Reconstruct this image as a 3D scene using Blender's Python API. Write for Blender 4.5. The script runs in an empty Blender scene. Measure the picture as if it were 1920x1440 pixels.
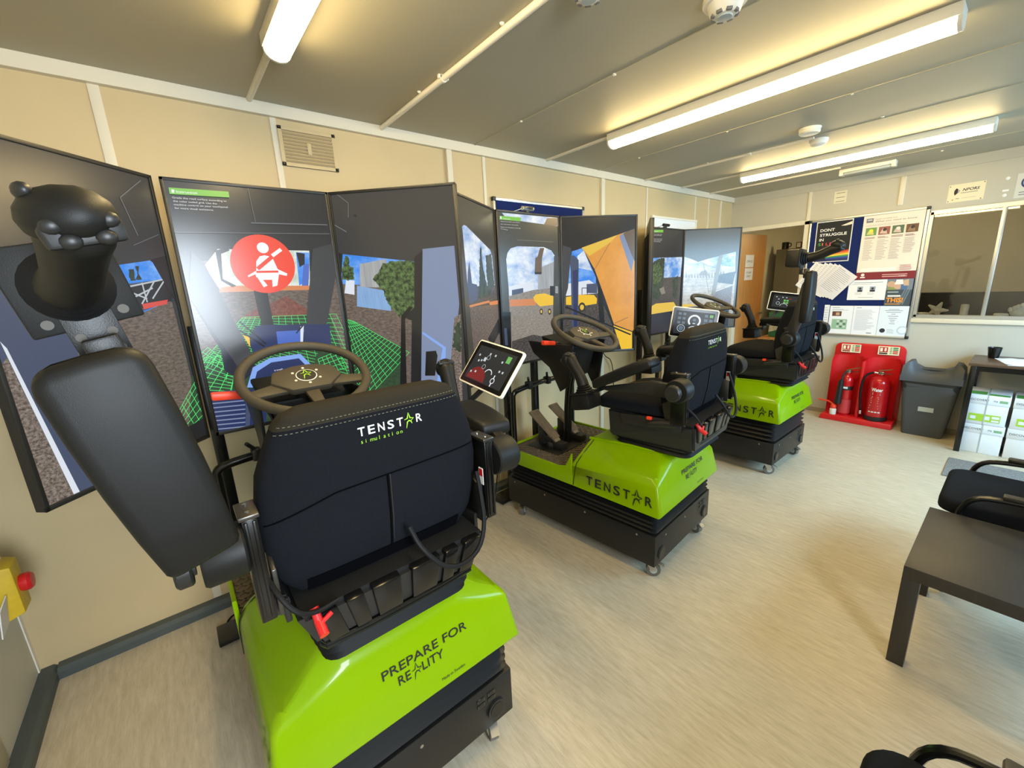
import bpy, bmesh, math, random
from mathutils import Vector, Matrix
random.seed(7)
PI = math.pi
SC = bpy.context.scene
COL = SC.collection

# ------------------------------------------------------------------ camera
YAW, PIT, ROL, FPX = 0.676673459, -0.233891417, 0.0471182318, 778.92
CAMZ = 1.50
def cam_axes():
    f = Vector((math.sin(YAW)*math.cos(PIT), math.cos(YAW)*math.cos(PIT), math.sin(PIT)))
    r = f.cross(Vector((0, 0, 1))).normalized()
    d = f.cross(r)
    c, s = math.cos(ROL), math.sin(ROL)
    return c*r + s*d, c*d - s*r, f
CR, CD, CF = cam_axes()
CAM = Vector((0, 0, CAMZ))
def ray(px, py): return CR*((px-960)/FPX) + CD*((py-720)/FPX) + CF
def on_plane(px, py, p0, n):
    d = ray(px, py); return CAM + d*((Vector(p0)-CAM).dot(n)/d.dot(n))
cam = bpy.data.cameras.new('camera'); camo = bpy.data.objects.new('camera', cam); COL.objects.link(camo)
m3 = Matrix((CR, -CD, -CF)).transposed()
camo.matrix_world = Matrix.Translation(CAM) @ m3.to_4x4()
cam.sensor_fit = 'HORIZONTAL'; cam.sensor_width = 36.0; cam.lens = 36.0*FPX/1920
cam.clip_start = 0.02; cam.clip_end = 60
SC.camera = camo

# ------------------------------------------------------------------ world, light, exposure
YB, XR, XL, YF, H = 2.3576, 5.3045, -0.6743, -1.35, 2.357   # back wall, right wall, left wall, front wall, ceiling
TUBE_STRENGTH = 51.0
TUBE_COLOR = (1.0, 0.75, 0.35)
SCREEN_GAIN = 1.0
w = bpy.data.worlds.new('world'); SC.world = w; w.use_nodes = True
bg = w.node_tree.nodes['Background']; bg.inputs[0].default_value = (0.62, 0.78, 1.0, 1); bg.inputs[1].default_value = 1.2
def area(name, loc, rot, sx, sy, power, color):
    l = bpy.data.lights.new(name, 'AREA'); l.shape = 'RECTANGLE'; l.size = sx; l.size_y = sy; l.energy = power; l.color = color
    o = bpy.data.objects.new(name, l); COL.objects.link(o); o.location = loc; o.rotation_euler = rot; return o
for lx, lsx, lp, lc in ((3.7, 2.3, 106, (0.44, 0.74, 1.0)), (0.17, 0.62, 66, (0.80, 0.90, 1.0))):  # left lamp added to lift the low back wall, sized to the screen glare
    wl = area('window_daylight', (lx, YF-0.14, 1.55), (PI/2-(0.6 if lx > 2 else 0.35), 0, 0), lsx, 1.05, lp, lc); wl.data.spread = math.radians(150)
vs = SC.view_settings
vs.view_transform = 'Standard'; vs.look = 'None'; vs.gamma = 1.0; vs.exposure = 0.08; vs.use_curve_mapping = False

# ------------------------------------------------------------------ materials
def lin(c):
    out = []
    for v in c[:3]:
        v = v/255.0
        out.append(v/12.92 if v <= 0.04045 else ((v+0.055)/1.055)**2.4)
    return (*out, 1.0)
MATS = {}
def mat(name, col, rough=0.5, metal=0.0, spec=0.5, emit=None, es=0.0, noise=None, bump=None, coat=0.0):
    """noise=(scale, amount, (sx,sy,sz)) varies the colour; bump=(scale, strength)"""
    if name in MATS: return MATS[name]
    m = bpy.data.materials.new(name); m.use_nodes = True; MATS[name] = m
    nt = m.node_tree; p = nt.nodes['Principled BSDF']
    p.inputs['Base Color'].default_value = lin(col); p.inputs['Roughness'].default_value = rough
    p.inputs['Metallic'].default_value = metal; p.inputs['Specular IOR Level'].default_value = spec
    if coat: p.inputs['Coat Weight'].default_value = coat; p.inputs['Coat Roughness'].default_value = 0.08
    if emit is not None:
        p.inputs['Emission Color'].default_value = lin(emit); p.inputs['Emission Strength'].default_value = es
    tc = None
    if noise or bump:
        tc = nt.nodes.new('ShaderNodeTexCoord')
    if noise:
        mp = nt.nodes.new('ShaderNodeMapping'); nt.links.new(tc.outputs['Object'], mp.inputs[0])
        if len(noise) > 2: mp.inputs['Scale'].default_value = noise[2]
        if len(noise) > 3: mp.inputs['Rotation'].default_value = noise[3]
        n = nt.nodes.new('ShaderNodeTexNoise'); n.inputs['Scale'].default_value = noise[0]; n.inputs['Detail'].default_value = 5
        nt.links.new(mp.outputs[0], n.inputs['Vector'])
        r = nt.nodes.new('ShaderNodeValToRGB')
        a = noise[1]; c = lin(col)
        r.color_ramp.elements[0].position = 0.3; r.color_ramp.elements[1].position = 0.7
        r.color_ramp.elements[0].color = (*[v*(1-a) for v in c[:3]], 1)
        r.color_ramp.elements[1].color = (*[min(1, v*(1+a)) for v in c[:3]], 1)
        nt.links.new(n.outputs[0], r.inputs[0]); nt.links.new(r.outputs[0], p.inputs['Base Color'])
    if bump:
        n2 = nt.nodes.new('ShaderNodeTexNoise'); n2.inputs['Scale'].default_value = bump[0]; n2.inputs['Detail'].default_value = 3
        nt.links.new(tc.outputs['Object'], n2.inputs['Vector'])
        b = nt.nodes.new('ShaderNodeBump'); b.inputs['Strength'].default_value = bump[1]; b.inputs['Distance'].default_value = 0.002
        nt.links.new(n2.outputs[0], b.inputs['Height']); nt.links.new(b.outputs[0], p.inputs['Normal'])
    return m

M_wall = mat('wall_paint', (200, 180, 138), 0.55, noise=(2.2, 0.05), bump=(260, 0.12))
M_wall2 = mat('wall_paint_pale', (190, 185, 170), 0.55, noise=(2.2, 0.03), bump=(260, 0.12))
M_lwall = mat('wall_grey_paint', (196, 194, 180), 0.55, noise=(2.2, 0.05), bump=(260, 0.1))
M_trim = mat('trim_paint', (222, 214, 194), 0.45)
M_ceil = mat('ceiling_paint', (172, 166, 145), 0.55, noise=(1.5, 0.03), bump=(180, 0.05))
M_skirt = mat('skirting', (72, 80, 80), 0.5, noise=(20, 0.08))
M_skirtb = mat('skirting_beige', (150, 140, 120), 0.55)
M_white = mat('white_plastic', (232, 228, 214), 0.4)
M_black = mat('black_plastic', (30, 30, 30), 0.42)
M_blackm = mat('black_moulded', (18, 18, 17), 0.5, spec=0.32, bump=(900, 0.12))
M_blackp = mat('black_powdercoat', (13, 13, 13), 0.42, bump=(600, 0.15))
M_gloss = mat('black_gloss', (14, 14, 14), 0.22)
M_rubber = mat('rubber', (12, 12, 13), 0.6, spec=0.25, bump=(300, 0.1))
M_bolt = mat('bolt_grey', (66, 63, 57), 0.5, metal=0.6)
M_bellow = mat('bellows_rubber', (20, 20, 21), 0.42, spec=0.5)
M_fabric = mat('seat_fabric', (20, 22, 27), 0.95, spec=0.15, noise=(700, 0.35), bump=(900, 0.5))
M_fabric2 = mat('seat_trim_fabric', (40, 37, 31), 0.92, spec=0.15, noise=(700, 0.3), bump=(900, 0.5))
M_stitch = mat('stitch', (116, 118, 94), 0.8)
M_seam = mat('seam', (5, 5, 7), 1.0, spec=0.05)
M_green = mat('lime_gelcoat', (122, 156, 0), 0.3, spec=0.1, coat=0.28, noise=(3, 0.02))
M_tread = mat('rubber_tread', (84, 75, 60), 0.75, noise=(30, 0.2))
M_steel = mat('steel', (180, 178, 172), 0.32, metal=1.0)
M_alu = mat('aluminium', (205, 205, 200), 0.35, metal=0.8)
M_chrome = mat('chrome', (220, 220, 220), 0.12, metal=1.0)
M_dksteel = mat('dark_steel', (90, 88, 84), 0.35, metal=0.9)
M_red = mat('red_plastic', (205, 30, 34), 0.35)
M_redor = mat('red_lever', (232, 66, 34), 0.4)
M_redp = mat('red_gloss', (190, 20, 26), 0.2, coat=0.4)
M_yellow = mat('yellow_box', (212, 178, 40), 0.5, noise=(40, 0.08))
M_greyb = mat('grey_box', (176, 184, 182), 0.5)
M_wheel = mat('wheel_skin', (66, 60, 48), 0.6, bump=(400, 0.3))
M_ink = mat('ink_black', (22, 22, 20), 0.5)
M_inkgrey = mat('ink_grey', (120, 118, 115), 0.7)
M_inkw = mat('ink_white', (236, 236, 232), 0.6)
M_inkgreen = mat('ink_green', (150, 205, 40), 0.6)
M_paper = mat('paper', (234, 234, 232), 0.75)
M_paper2 = mat('paper_cream', (232, 222, 205), 0.75)
M_blue = mat('blue_felt', (30, 42, 92), 0.95, spec=0.1, noise=(300, 0.15), bump=(500, 0.3))
M_wood = mat('door_wood', (188, 136, 78), 0.45, noise=(6, 0.14, (8, 8, 0.6)))
M_tabletop = mat('table_brown', (92, 72, 58), 0.35, noise=(6, 0.12, (1, 8, 1)))
M_wenge = mat('coffee_dark', (44, 40, 37), 0.42, noise=(12, 0.12, (1, 6, 1)), bump=(300, 0.05))
M_binm = mat('bin_plastic', (72, 76, 82), 0.5, bump=(400, 0.1))
M_bag = mat('bin_bag', (26, 27, 30), 0.28)
M_carton = mat('carton_white', (232, 236, 240), 0.6)
M_cartgreen = mat('carton_green', (88, 160, 70), 0.6)
M_cartlime = mat('carton_lime', (170, 210, 60), 0.6)
M_mat = mat('mat_grey', (126, 128, 128), 0.95, spec=0.1, noise=(160, 0.4), bump=(300, 0.6))
M_cab = mat('cabinet_grey', (128, 124, 114), 0.5)
M_strap = mat('strap', (240, 240, 240), 0.4)
M_shell = mat('shell_white', (222, 214, 196), 0.6, noise=(30, 0.15))
M_lens = mat('smoke_lens', (14, 14, 15), 0.16, spec=0.25)
M_tube = mat('tube_diffuser', (255, 250, 235), 0.5, emit=(255, 255, 255), es=1.0)
_e = M_tube.node_tree.nodes['Principled BSDF']
_e.inputs['Emission Color'].default_value = (*TUBE_COLOR, 1); _e.inputs['Emission Strength'].default_value = TUBE_STRENGTH

def floor_material():
    m = bpy.data.materials.new('vinyl_floor'); m.use_nodes = True; nt = m.node_tree; p = nt.nodes['Principled BSDF']
    tc = nt.nodes.new('ShaderNodeTexCoord')
    def noise(scale, sc, det=6, rot=0.0):
        mp = nt.nodes.new('ShaderNodeMapping'); mp.inputs['Scale'].default_value = sc; mp.inputs['Rotation'].default_value = (0, 0, rot)
        n = nt.nodes.new('ShaderNodeTexNoise'); n.inputs['Scale'].default_value = scale; n.inputs['Detail'].default_value = det
        nt.links.new(tc.outputs['Object'], mp.inputs[0]); nt.links.new(mp.outputs[0], n.inputs['Vector']); return n
    def ramp(n, c0, c1, p0=0.35, p1=0.65):
        r = nt.nodes.new('ShaderNodeValToRGB'); e = r.color_ramp.elements
        e[0].position = p0; e[1].position = p1; e[0].color = c0; e[1].color = c1
        nt.links.new(n.outputs[0], r.inputs[0]); return r
    def mix(a, b, fac, mode='MULTIPLY'):
        x = nt.nodes.new('ShaderNodeMix'); x.data_type = 'RGBA'; x.blend_type = mode; x.inputs[0].default_value = fac
        nt.links.new(a.outputs[0] if a.bl_idname != 'ShaderNodeMix' else a.outputs[2], x.inputs[6])
        nt.links.new(b.outputs[0], x.inputs[7]); return x
    base = ramp(noise(9, (7.0, 1.0, 1), 8), lin((180, 168, 144)), lin((201, 190, 167)), 0.3, 0.7)
    st = ramp(noise(26, (9.0, 1.0, 1), 4), (0.87, 0.87, 0.87, 1), (1, 1, 1, 1), 0.36, 0.52)
    lt = ramp(noise(34, (8.0, 1.0, 1), 4), (0, 0, 0, 1), (0.07, 0.068, 0.06, 1), 0.62, 0.75)
    bl = ramp(noise(1.3, (1, 1, 1), 4), (0.93, 0.93, 0.93, 1), (1, 1, 1, 1), 0.35, 0.65)
    x = mix(base, st, 0.7); x = mix(x, bl, 1.0); x = mix(x, lt, 1.0, 'ADD')
    nt.links.new(x.outputs[2], p.inputs['Base Color'])
    p.inputs['Roughness'].default_value = 0.42; p.inputs['Specular IOR Level'].default_value = 0.45
    return m
M_floor = floor_material()

def glass_material():
    m = bpy.data.materials.new('window_glass'); m.use_nodes = True; nt = m.node_tree
    nt.nodes.remove(nt.nodes['Principled BSDF']); out = nt.nodes['Material Output']
    t = nt.nodes.new('ShaderNodeBsdfTransparent'); t.inputs[0].default_value = (0.93, 0.94, 0.93, 1)
    g = nt.nodes.new('ShaderNodeBsdfGlossy'); g.inputs['Roughness'].default_value = 0.02
    f = nt.nodes.new('ShaderNodeFresnel'); f.inputs[0].default_value = 1.55
    x = nt.nodes.new('ShaderNodeMixShader')
    nt.links.new(f.outputs[0], x.inputs[0]); nt.links.new(t.outputs[0], x.inputs[1]); nt.links.new(g.outputs[0], x.inputs[2])
    nt.links.new(x.outputs[0], out.inputs[0]); return m
M_glass = glass_material()

SM = {}
def smat(name, col, noise=None, gain=1.0, rough=0.22, spec=0.5):
    """a patch of a lit display: emission in the patch colour behind a satin front; noise=(scale, colour2, stretch, lo, hi)"""
    if name in SM: return SM[name]
    m = bpy.data.materials.new('display_'+name); m.use_nodes = True; nt = m.node_tree; p = nt.nodes['Principled BSDF']
    p.inputs['Base Color'].default_value = (0.012, 0.012, 0.012, 1); p.inputs['Roughness'].default_value = rough
    p.inputs['Specular IOR Level'].default_value = spec
    p.inputs['Emission Color'].default_value = lin(col); p.inputs['Emission Strength'].default_value = SCREEN_GAIN*gain
    if noise:
        tc = nt.nodes.new('ShaderNodeTexCoord'); mp = nt.nodes.new('ShaderNodeMapping'); nt.links.new(tc.outputs['Object'], mp.inputs[0])
        mp.inputs['Scale'].default_value = noise[2] if len(noise) > 2 else (1, 1, 1)
        n = nt.nodes.new('ShaderNodeTexNoise'); n.inputs['Scale'].default_value = noise[0]; n.inputs['Detail'].default_value = 6
        n.inputs['Roughness'].default_value = 0.65
        nt.links.new(mp.outputs[0], n.inputs['Vector'])
        r = nt.nodes.new('ShaderNodeValToRGB'); e = r.color_ramp.elements
        e[0].position = noise[3] if len(noise) > 3 else 0.35; e[1].position = noise[4] if len(noise) > 4 else 0.65
        e[0].color = lin(col); e[1].color = lin(noise[1])
        nt.links.new(n.outputs[0], r.inputs[0]); nt.links.new(r.outputs[0], p.inputs['Emission Color'])
    SM[name] = m; return m

# ------------------------------------------------------------------ mesh helpers
class MB:
    def __init__(self): self.v = []; self.f = []; self.m = []; self.mats = []
    def mi(self, m):
        if m is None: return 0
        if m not in self.mats: self.mats.append(m)
        return self.mats.index(m)
    def add(self, vs, fs, m=None, M=None):
        o = len(self.v); k = self.mi(m)
        for p in vs:
            p = Vector(p); self.v.append(M @ p if M is not None else p)
        for f in fs: self.f.append([i+o for i in f]); self.m.append(k)
        return self
    def bm(self, b, m=None, M=None):
        b.verts.ensure_lookup_table(); b.verts.index_update()
        self.add([v.co.copy() for v in b.verts], [[v.index for v in f.verts] for f in b.faces], m, M); b.free(); return self
    def box(self, c, s, m=None, R=None, bev=0.0, seg=2):
        b = bmesh.new(); bmesh.ops.create_cube(b, size=1.0)
        for v in b.verts: v.co = Vector((v.co.x*s[0], v.co.y*s[1], v.co.z*s[2]))
        if bev > 0: bmesh.ops.bevel(b, geom=b.edges[:], offset=min(bev, min(s)*0.49), segments=seg, affect='EDGES', profile=0.5)
        M = Matrix.Translation(Vector(c)) @ (R.to_4x4() if R is not None else Matrix.Identity(4))
        return self.bm(b, m, M)
    def bb(self, a, b_, m=None, bev=0.0, seg=2):
        a = Vector(a); b_ = Vector(b_); s = b_-a
        return self.box((a+b_)/2, (abs(s.x), abs(s.y), abs(s.z)), m, None, bev, seg)
    def hexa(self, P, m=None, bev=0.0, seg=2):
        """8 points: bottom ring 0-3 then top ring 4-7 (ccw seen from above)"""
        b = bmesh.new(); vs = [b.verts.new(p) for p in P]
        for f in ((3,2,1,0),(4,5,6,7),(0,1,5,4),(1,2,6,5),(2,3,7,6),(3,0,4,7)): b.faces.new([vs[i] for i in f])
        bmesh.ops.recalc_face_normals(b, faces=b.faces[:])
        if bev: bmesh.ops.bevel(b, geom=b.edges[:], offset=bev, segments=seg, affect='EDGES', profile=0.5)
        return self.bm(b, m)
    def cyl(self, p0, p1, r, m=None, seg=20, r2=None, cap=True):
        p0 = Vector(p0); p1 = Vector(p1); r2 = r if r2 is None else r2
        d = (p1-p0).normalized(); a = d.orthogonal().normalized(); c = d.cross(a)
        vs = []; fs = []
        for k, (p, rr) in enumerate(((p0, r), (p1, r2))):
            for i in range(seg):
                t = 2*PI*i/seg; vs.append(p + a*rr*math.cos(t) + c*rr*math.sin(t))
        for i in range(seg): j = (i+1) % seg; fs.append((i, j, seg+j, seg+i))
        if cap: fs.append(tuple(range(seg-1, -1, -1))); fs.append(tuple(range(seg, 2*seg)))
        return self.add(vs, fs, m)
    def lathe(self, prof, m=None, seg=24, M=None):
        """prof: (r, z) list, around z"""
        vs = []; fs = []; n = len(prof)
        for r, z in prof:
            for i in range(seg):
                t = 2*PI*i/seg; vs.append((r*math.cos(t), r*math.sin(t), z))
        for k in range(n-1):
            for i in range(seg):
                j = (i+1) % seg; fs.append((k*seg+i, k*seg+j, (k+1)*seg+j, (k+1)*seg+i))
        if prof[0][0] > 1e-6: fs.append(tuple(range(seg-1, -1, -1)))
        if prof[-1][0] > 1e-6: fs.append(tuple(range((n-1)*seg, n*seg)))
        return self.add(vs, fs, m, M)
    def tube(self, pts, r, m=None, seg=10, closed=False, smooth=0):
        P = [Vector(p) for p in pts]
        for _ in range(smooth):
            Q = []
            n = len(P)
            rng = range(n) if closed else range(n-1)
            if not closed: Q.append(P[0])
            for i in rng:
                a, b = P[i], P[(i+1) % n]; Q += [a*0.75+b*0.25, a*0.25+b*0.75]
            if not closed: Q.append(P[-1])
            P = Q
        n = len(P); vs = []; fs = []; nrm = None
        for i, p in enumerate(P):
            a = P[i-1] if (i > 0 or closed) else P[i]; b = P[(i+1) % n] if (i < n-1 or closed) else P[i]
            d = (b-a).normalized() if (b-a).length > 1e-9 else Vector((0, 0, 1))
            if nrm is None: nrm = d.orthogonal().normalized()
            else:
                nrm = (nrm - d*nrm.dot(d))
                nrm = nrm.normalized() if nrm.length > 1e-6 else d.orthogonal().normalized()
            c = d.cross(nrm); rr = r[i] if isinstance(r, (list, tuple)) else r
            for k in range(seg):
                t = 2*PI*k/seg; vs.append(p + nrm*rr*math.cos(t) + c*rr*math.sin(t))
        for i in range(n if closed else n-1):
            for k in range(seg):
                k2 = (k+1) % seg; i2 = (i+1) % n; fs.append((i*seg+k, i*seg+k2, i2*seg+k2, i2*seg+k))
        if not closed: fs.append(tuple(range(seg-1, -1, -1))); fs.append(tuple(range((n-1)*seg, n*seg)))
        return self.add(vs, fs, m)
    def loft(self, rings, m=None, caps=True, closed=True):
        n = len(rings[0]); vs = [p for r in rings for p in r]; fs = []
        for i in range(len(rings)-1):
            for k in range(n if closed else n-1):
                k2 = (k+1) % n; fs.append((i*n+k, i*n+k2, (i+1)*n+k2, (i+1)*n+k))
        if caps and closed: fs.append(tuple(range(n-1, -1, -1))); fs.append(tuple(range((len(rings)-1)*n, len(rings)*n)))
        return self.add(vs, fs, m)
    def prism(self, poly, o, ax, ay, th, m=None, bev=0.0):
        """polygon (x,y) in plane o+ax*x+ay*y extruded by th along ax x ay"""
        o = Vector(o); ax = Vector(ax); ay = Vector(ay); n = ax.cross(ay).normalized()
        b = bmesh.new()
        lo = [b.verts.new(o+ax*x+ay*y) for x, y in poly]; hi = [b.verts.new(o+ax*x+ay*y+n*th) for x, y in poly]
        b.faces.new(lo[::-1]); b.faces.new(hi); k = len(poly)
        for i in range(k): j = (i+1) % k; b.faces.new((lo[i], lo[j], hi[j], hi[i]))
        bmesh.ops.recalc_face_normals(b, faces=b.faces[:])
        if bev: bmesh.ops.bevel(b, geom=b.edges[:], offset=bev, segments=2, affect='EDGES', profile=0.5)
        return self.bm(b, m)
    def ellipsoid(self, c, r, m=None, R=None, seg=16, rings=10):
        b = bmesh.new(); bmesh.ops.create_uvsphere(b, u_segments=seg, v_segments=rings, radius=1.0)
        M = Matrix.Translation(Vector(c)) @ (R.to_4x4() if R is not None else Matrix.Identity(4)) @ Matrix.Diagonal((r[0], r[1], r[2], 1))
        return self.bm(b, m, M)
    def xform(self, M):
        self.v = [M @ p for p in self.v]; return self
    def build(self, name, material=None, parent=None, angle=35, smooth=True):
        me = bpy.data.meshes.new(name)
        me.from_pydata([tuple(p) for p in self.v], [], self.f)
        if self.mats:
            for q in self.mats: me.materials.append(q)
            me.polygons.foreach_set('material_index', self.m)
        elif material is not None: me.materials.append(material)
        me.validate()
        if smooth:
            me.polygons.foreach_set('use_smooth', [True]*len(me.polygons)); me.set_sharp_from_angle(angle=math.radians(angle))
        me.update()
        o = bpy.data.objects.new(name, me); COL.objects.link(o)
        if parent is not None: o.parent = parent
        return o
def tag(o, label=None, cat=None, group=None, kind=None):
    if label: o['label'] = label
    if cat: o['category'] = cat
    if group: o['group'] = group
    if kind: o['kind'] = kind
    return o
def thing(name, label, cat, loc=(0, 0, 0), rz=0.0, group=None):
    o = bpy.data.objects.new(name, None); COL.objects.link(o); o.location = loc; o.rotation_euler = (0, 0, rz); o.empty_display_size = 0.1
    return tag(o, label, cat, group)
def struct(o): o['kind'] = 'structure'; return o
def inst(o, parent, loc=None, rot=None, name=None):
    c = bpy.data.objects.new(name or o.name.split('.')[0], o.data); COL.objects.link(c); c.parent = parent
    if loc is not None: c.location = loc
    if rot is not None: c.rotation_euler = rot
    return c
# ---- text
TXT = {}
def text_geo(s, bold=0.0):
    k = (s, bold)
    if k not in TXT:
        c = bpy.data.curves.new('t', 'FONT'); c.body = s; c.size = 1.0; c.resolution_u = 3; c.offset = bold
        o = bpy.data.objects.new('t', c); COL.objects.link(o)
        bpy.context.view_layer.update()
        me = o.to_mesh()
        vs = [v.co.copy() for v in me.vertices]; fs = [list(p.vertices) for p in me.polygons]
        o.to_mesh_clear(); bpy.data.objects.remove(o); bpy.data.curves.remove(c)
        TXT[k] = (vs, fs)
    return TXT[k]
def text(mb, s, o, ax, ay, size, m=None, align='L', width=None, bold=0.0, shear=0.0):
    """size = cap height; width forces the run length; returns run length"""
    vs, fs = text_geo(s, bold)
    if not vs: return 0
    k = size/0.70; x0 = min(v.x for v in vs); x1 = max(v.x for v in vs); wid = (x1-x0)*k
    kx = k if width is None else width/(x1-x0)
    wid = (x1-x0)*kx; off = {'L': 0, 'C': -wid/2, 'R': -wid}[align]
    o = Vector(o); ax = Vector(ax).normalized(); ay = Vector(ay).normalized()
    mb.add([o + ax*((v.x-x0)*kx+off+shear*v.y*k) + ay*(v.y*k) for v in vs], fs, m); return wid
def ribbon(mb, pts, wd, o, ax, ay, s, m=None):
    o = Vector(o); ax = Vector(ax); ay = Vector(ay); P = [Vector((x, y, 0)) for x, y in pts]; n = len(P); L = []; R = []
    for i in range(n):
        a = P[max(i-1, 0)]; b = P[min(i+1, n-1)]; d = (b-a).normalized(); q = Vector((-d.y, d.x, 0))*wd*(0.35 if i in (0, n-1) else 1)/2
        L.append(P[i]+q); R.append(P[i]-q)
    tr = lambda p: o+ax*p.x*s+ay*p.y*s
    vs = [tr(p) for p in R]+[tr(p) for p in L]
    mb.add(vs, [(i, i+1, n+i+1, n+i) for i in range(n-1)], m)
STAR1 = [(0.02, 0.55), (0.36, 0.62), (0.52, 1.2), (0.68, 0.62), (1.05, 0.55), (0.74, 0.30)]
STAR2 = [(0.18, -0.42), (0.34, 0.24), (0.52, 0.36), (0.72, 0.28), (0.86, -0.02)]
def tenstar(mb, o, ax, ay, width, m_txt, m_star):
    """TENST + star A + R"""
    ax = Vector(ax).normalized(); ay = Vector(ay).normalized(); o = Vector(o)
    cap = width*0.128
    adv = width/7.0
    for i, ch in enumerate('TENST'): text(mb, ch, o+ax*adv*i*1.02, ax, ay, cap, m_txt, 'L', width=adv*0.70, bold=0.012)
    so = o+ax*adv*4.92
    ribbon(mb, STAR1, 0.15, so, ax, ay, cap*1.12, m_star); ribbon(mb, STAR2, 0.15, so, ax, ay, cap*1.12, m_star)
    text(mb, 'R', o+ax*adv*6.28, ax, ay, cap, m_txt, 'L', width=adv*0.68, bold=0.012)
EX, EY, EZ = Vector((1, 0, 0)), Vector((0, 1, 0)), Vector((0, 0, 1))
def Rx(a): return Matrix.Rotation(a, 3, 'X')
def Ry(a): return Matrix.Rotation(a, 3, 'Y')
def Rz(a): return Matrix.Rotation(a, 3, 'Z')

# ------------------------------------------------------------------ room shell
XO = 8.2     # far side of the office behind the right wall
struct(MB().bb((XL-0.1, YF-0.1, -0.06), (XO, YB+0.1, 0)).build('floor', M_floor))
ceil = struct(MB().bb((XL-0.1, YF-0.1, H), (XO, YB+0.1, H+0.06)).build('ceiling', M_ceil))
wall_back = struct(MB().bb((XL-0.1, YB, 0), (XR+0.07, YB+0.1, H)).build('wall_back', M_wall))
wall_left = struct(MB().bb((XL-0.1, YF-0.1, 0), (XL, YB, H)).build('wall_left', M_lwall))
# front wall behind the camera: right window, plus a left opening added for fill
wf = MB()
for a, b in (((XL, YF-0.1, 0), (-0.16, YF, H)), ((0.50, YF-0.1, 0), (2.55, YF, H)), ((4.85, YF-0.1, 0), (XR+0.07, YF, H)), ((-0.16, YF-0.1, 0), (0.50, YF, 0.97)), ((-0.16, YF-0.1, 2.03), (0.50, YF, H)), ((2.55, YF-0.1, 0), (4.85, YF, 0.97)), ((2.55, YF-0.1, 2.03), (4.85, YF, H))): wf.bb(a, b)
struct(wf.build('wall_front', M_wall2))
for i, (x0, x1) in enumerate(((-0.16, 0.50), (2.55, 4.85))):  # the narrow left frame belongs to the added fill opening
    xm = (x0+x1)/2
    w1 = struct(MB().bb((x0, YF-0.07, 0.97), (x1, YF-0.03, 1.01)).bb((x0, YF-0.07, 1.99), (x1, YF-0.03, 2.03)).bb((x0, YF-0.07, 1.0), (x0+0.04, YF-0.03, 2.0)).bb((x1-0.04, YF-0.07, 1.0), (x1, YF-0.03, 2.0)).bb((xm-0.02, YF-0.07, 1.0), (xm+0.02, YF-0.03, 2.0)).build('window_%d' % (i+2), M_alu))
    MB().bb((x0-0.02, YF, 0.94), (x1+0.02, YF+0.06, 0.965)).build('window_sill', M_trim, w1)
# right (far) wall: doorway and office window
DY0, DY1, DZ = 1.585, 2.27, 1.982
WY0, WY1, WZ0, WZ1 = -1.15, 0.655, 1.045, 1.945
wr = MB(); T = 0.07
for a, b in (((XR, DY1, 0), (XR+T, YB, H)), ((XR, DY0, DZ), (XR+T, DY1, H)), ((XR, WY1, 0), (XR+T, DY0, H)), ((XR, WY0, 0), (XR+T, WY1, WZ0)),
             ((XR, WY0, WZ1), (XR+T, WY1, H)), ((XR, YF, 0), (XR+T, WY0, H))): wr.bb(a, b)
wall_right = struct(wr.build('wall_right', M_wall2))
# office shell
struct(MB().bb((XR+T, YB, 0), (XO, YB+0.1, H)).build('wall_office_left', M_lwall))
struct(MB().bb((XO, YF-0.1, 0), (XO+0.1, YB+0.1, H)).build('wall_office_back', M_lwall))
struct(MB().bb((XR+T, YF-0.1, 0), (XO, YF, H)).build('wall_office_right', M_lwall))
# cornice, skirting
struct(MB().bb((XL, YB-0.028, H-0.052), (XR, YB, H)).build('trim_1', M_trim))
struct(MB().bb((XR-0.012, YF, H-0.075), (XR, YB-0.028, H)).build('trim_2', M_wall2))
sk = MB().loft([[(x, YB, 0), (x, YB-0.055, 0), (x, YB-0.055, 0.032), (x, YB-0.04, 0.046), (x, YB, 0.046)] for x in (XL+0.055, XR)])
struct(sk.build('baseboard_back', M_skirt))
sk = MB().loft([[(XL, y, 0), (XL+0.055, y, 0), (XL+0.055, y, 0.032), (XL+0.04, y, 0.046), (XL, y, 0.046)] for y in (YF, YB)])
struct(sk.build('baseboard_left', M_skirt))
struct(MB().bb((XR-0.012, WY0-0.2, 0), (XR, DY0-0.02, 0.045)).build('baseboard_right', M_skirtb))
# corner bead bottom left
struct(MB().bb((XL, YB-0.022, 0.046), (XL+0.004, YB, H)).build('trim_3', M_white))
# battens on the back wall
for i, (x, wd, dp) in enumerate(((-0.062, 0.034, 0.006), (0.539, 0.026, 0.006), (1.477, 0.036, 0.022), (1.743, 0.022, 0.006), (2.93, 0.042, 0.02), (3.574, 0.022, 0.006), (4.451, 0.024, 0.006), (4.726, 0.02, 0.012), (5.009, 0.03, 0.012))):
    MB().bb((x-wd/2, YB-dp, 0.05), (x+wd/2, YB, H-0.052), bev=0.001).build('batten', M_trim, wall_back)
for y, wd in ((1.578, 0.03), (0.87, 0.038)):
    MB().bb((XR-0.008, y-wd/2, 2.04 if y < 1 else 0.05), (XR, y+wd/2, H-0.075), bev=0.001).build('batten', M_trim, wall_right)
# doorway lining
struct(MB().bb((XR-0.012, DY0-0.025, 0), (XR+T+0.01, DY0+0.015, DZ+0.02)).bb((XR-0.012, DY1-0.015, 0), (XR+T+0.01, DY1+0.02, DZ+0.02)).bb((XR-0.012, DY0-0.025, DZ-0.012), (XR+T+0.01, DY1+0.02, DZ+0.028)).build('trim_4', M_trim))
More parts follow.
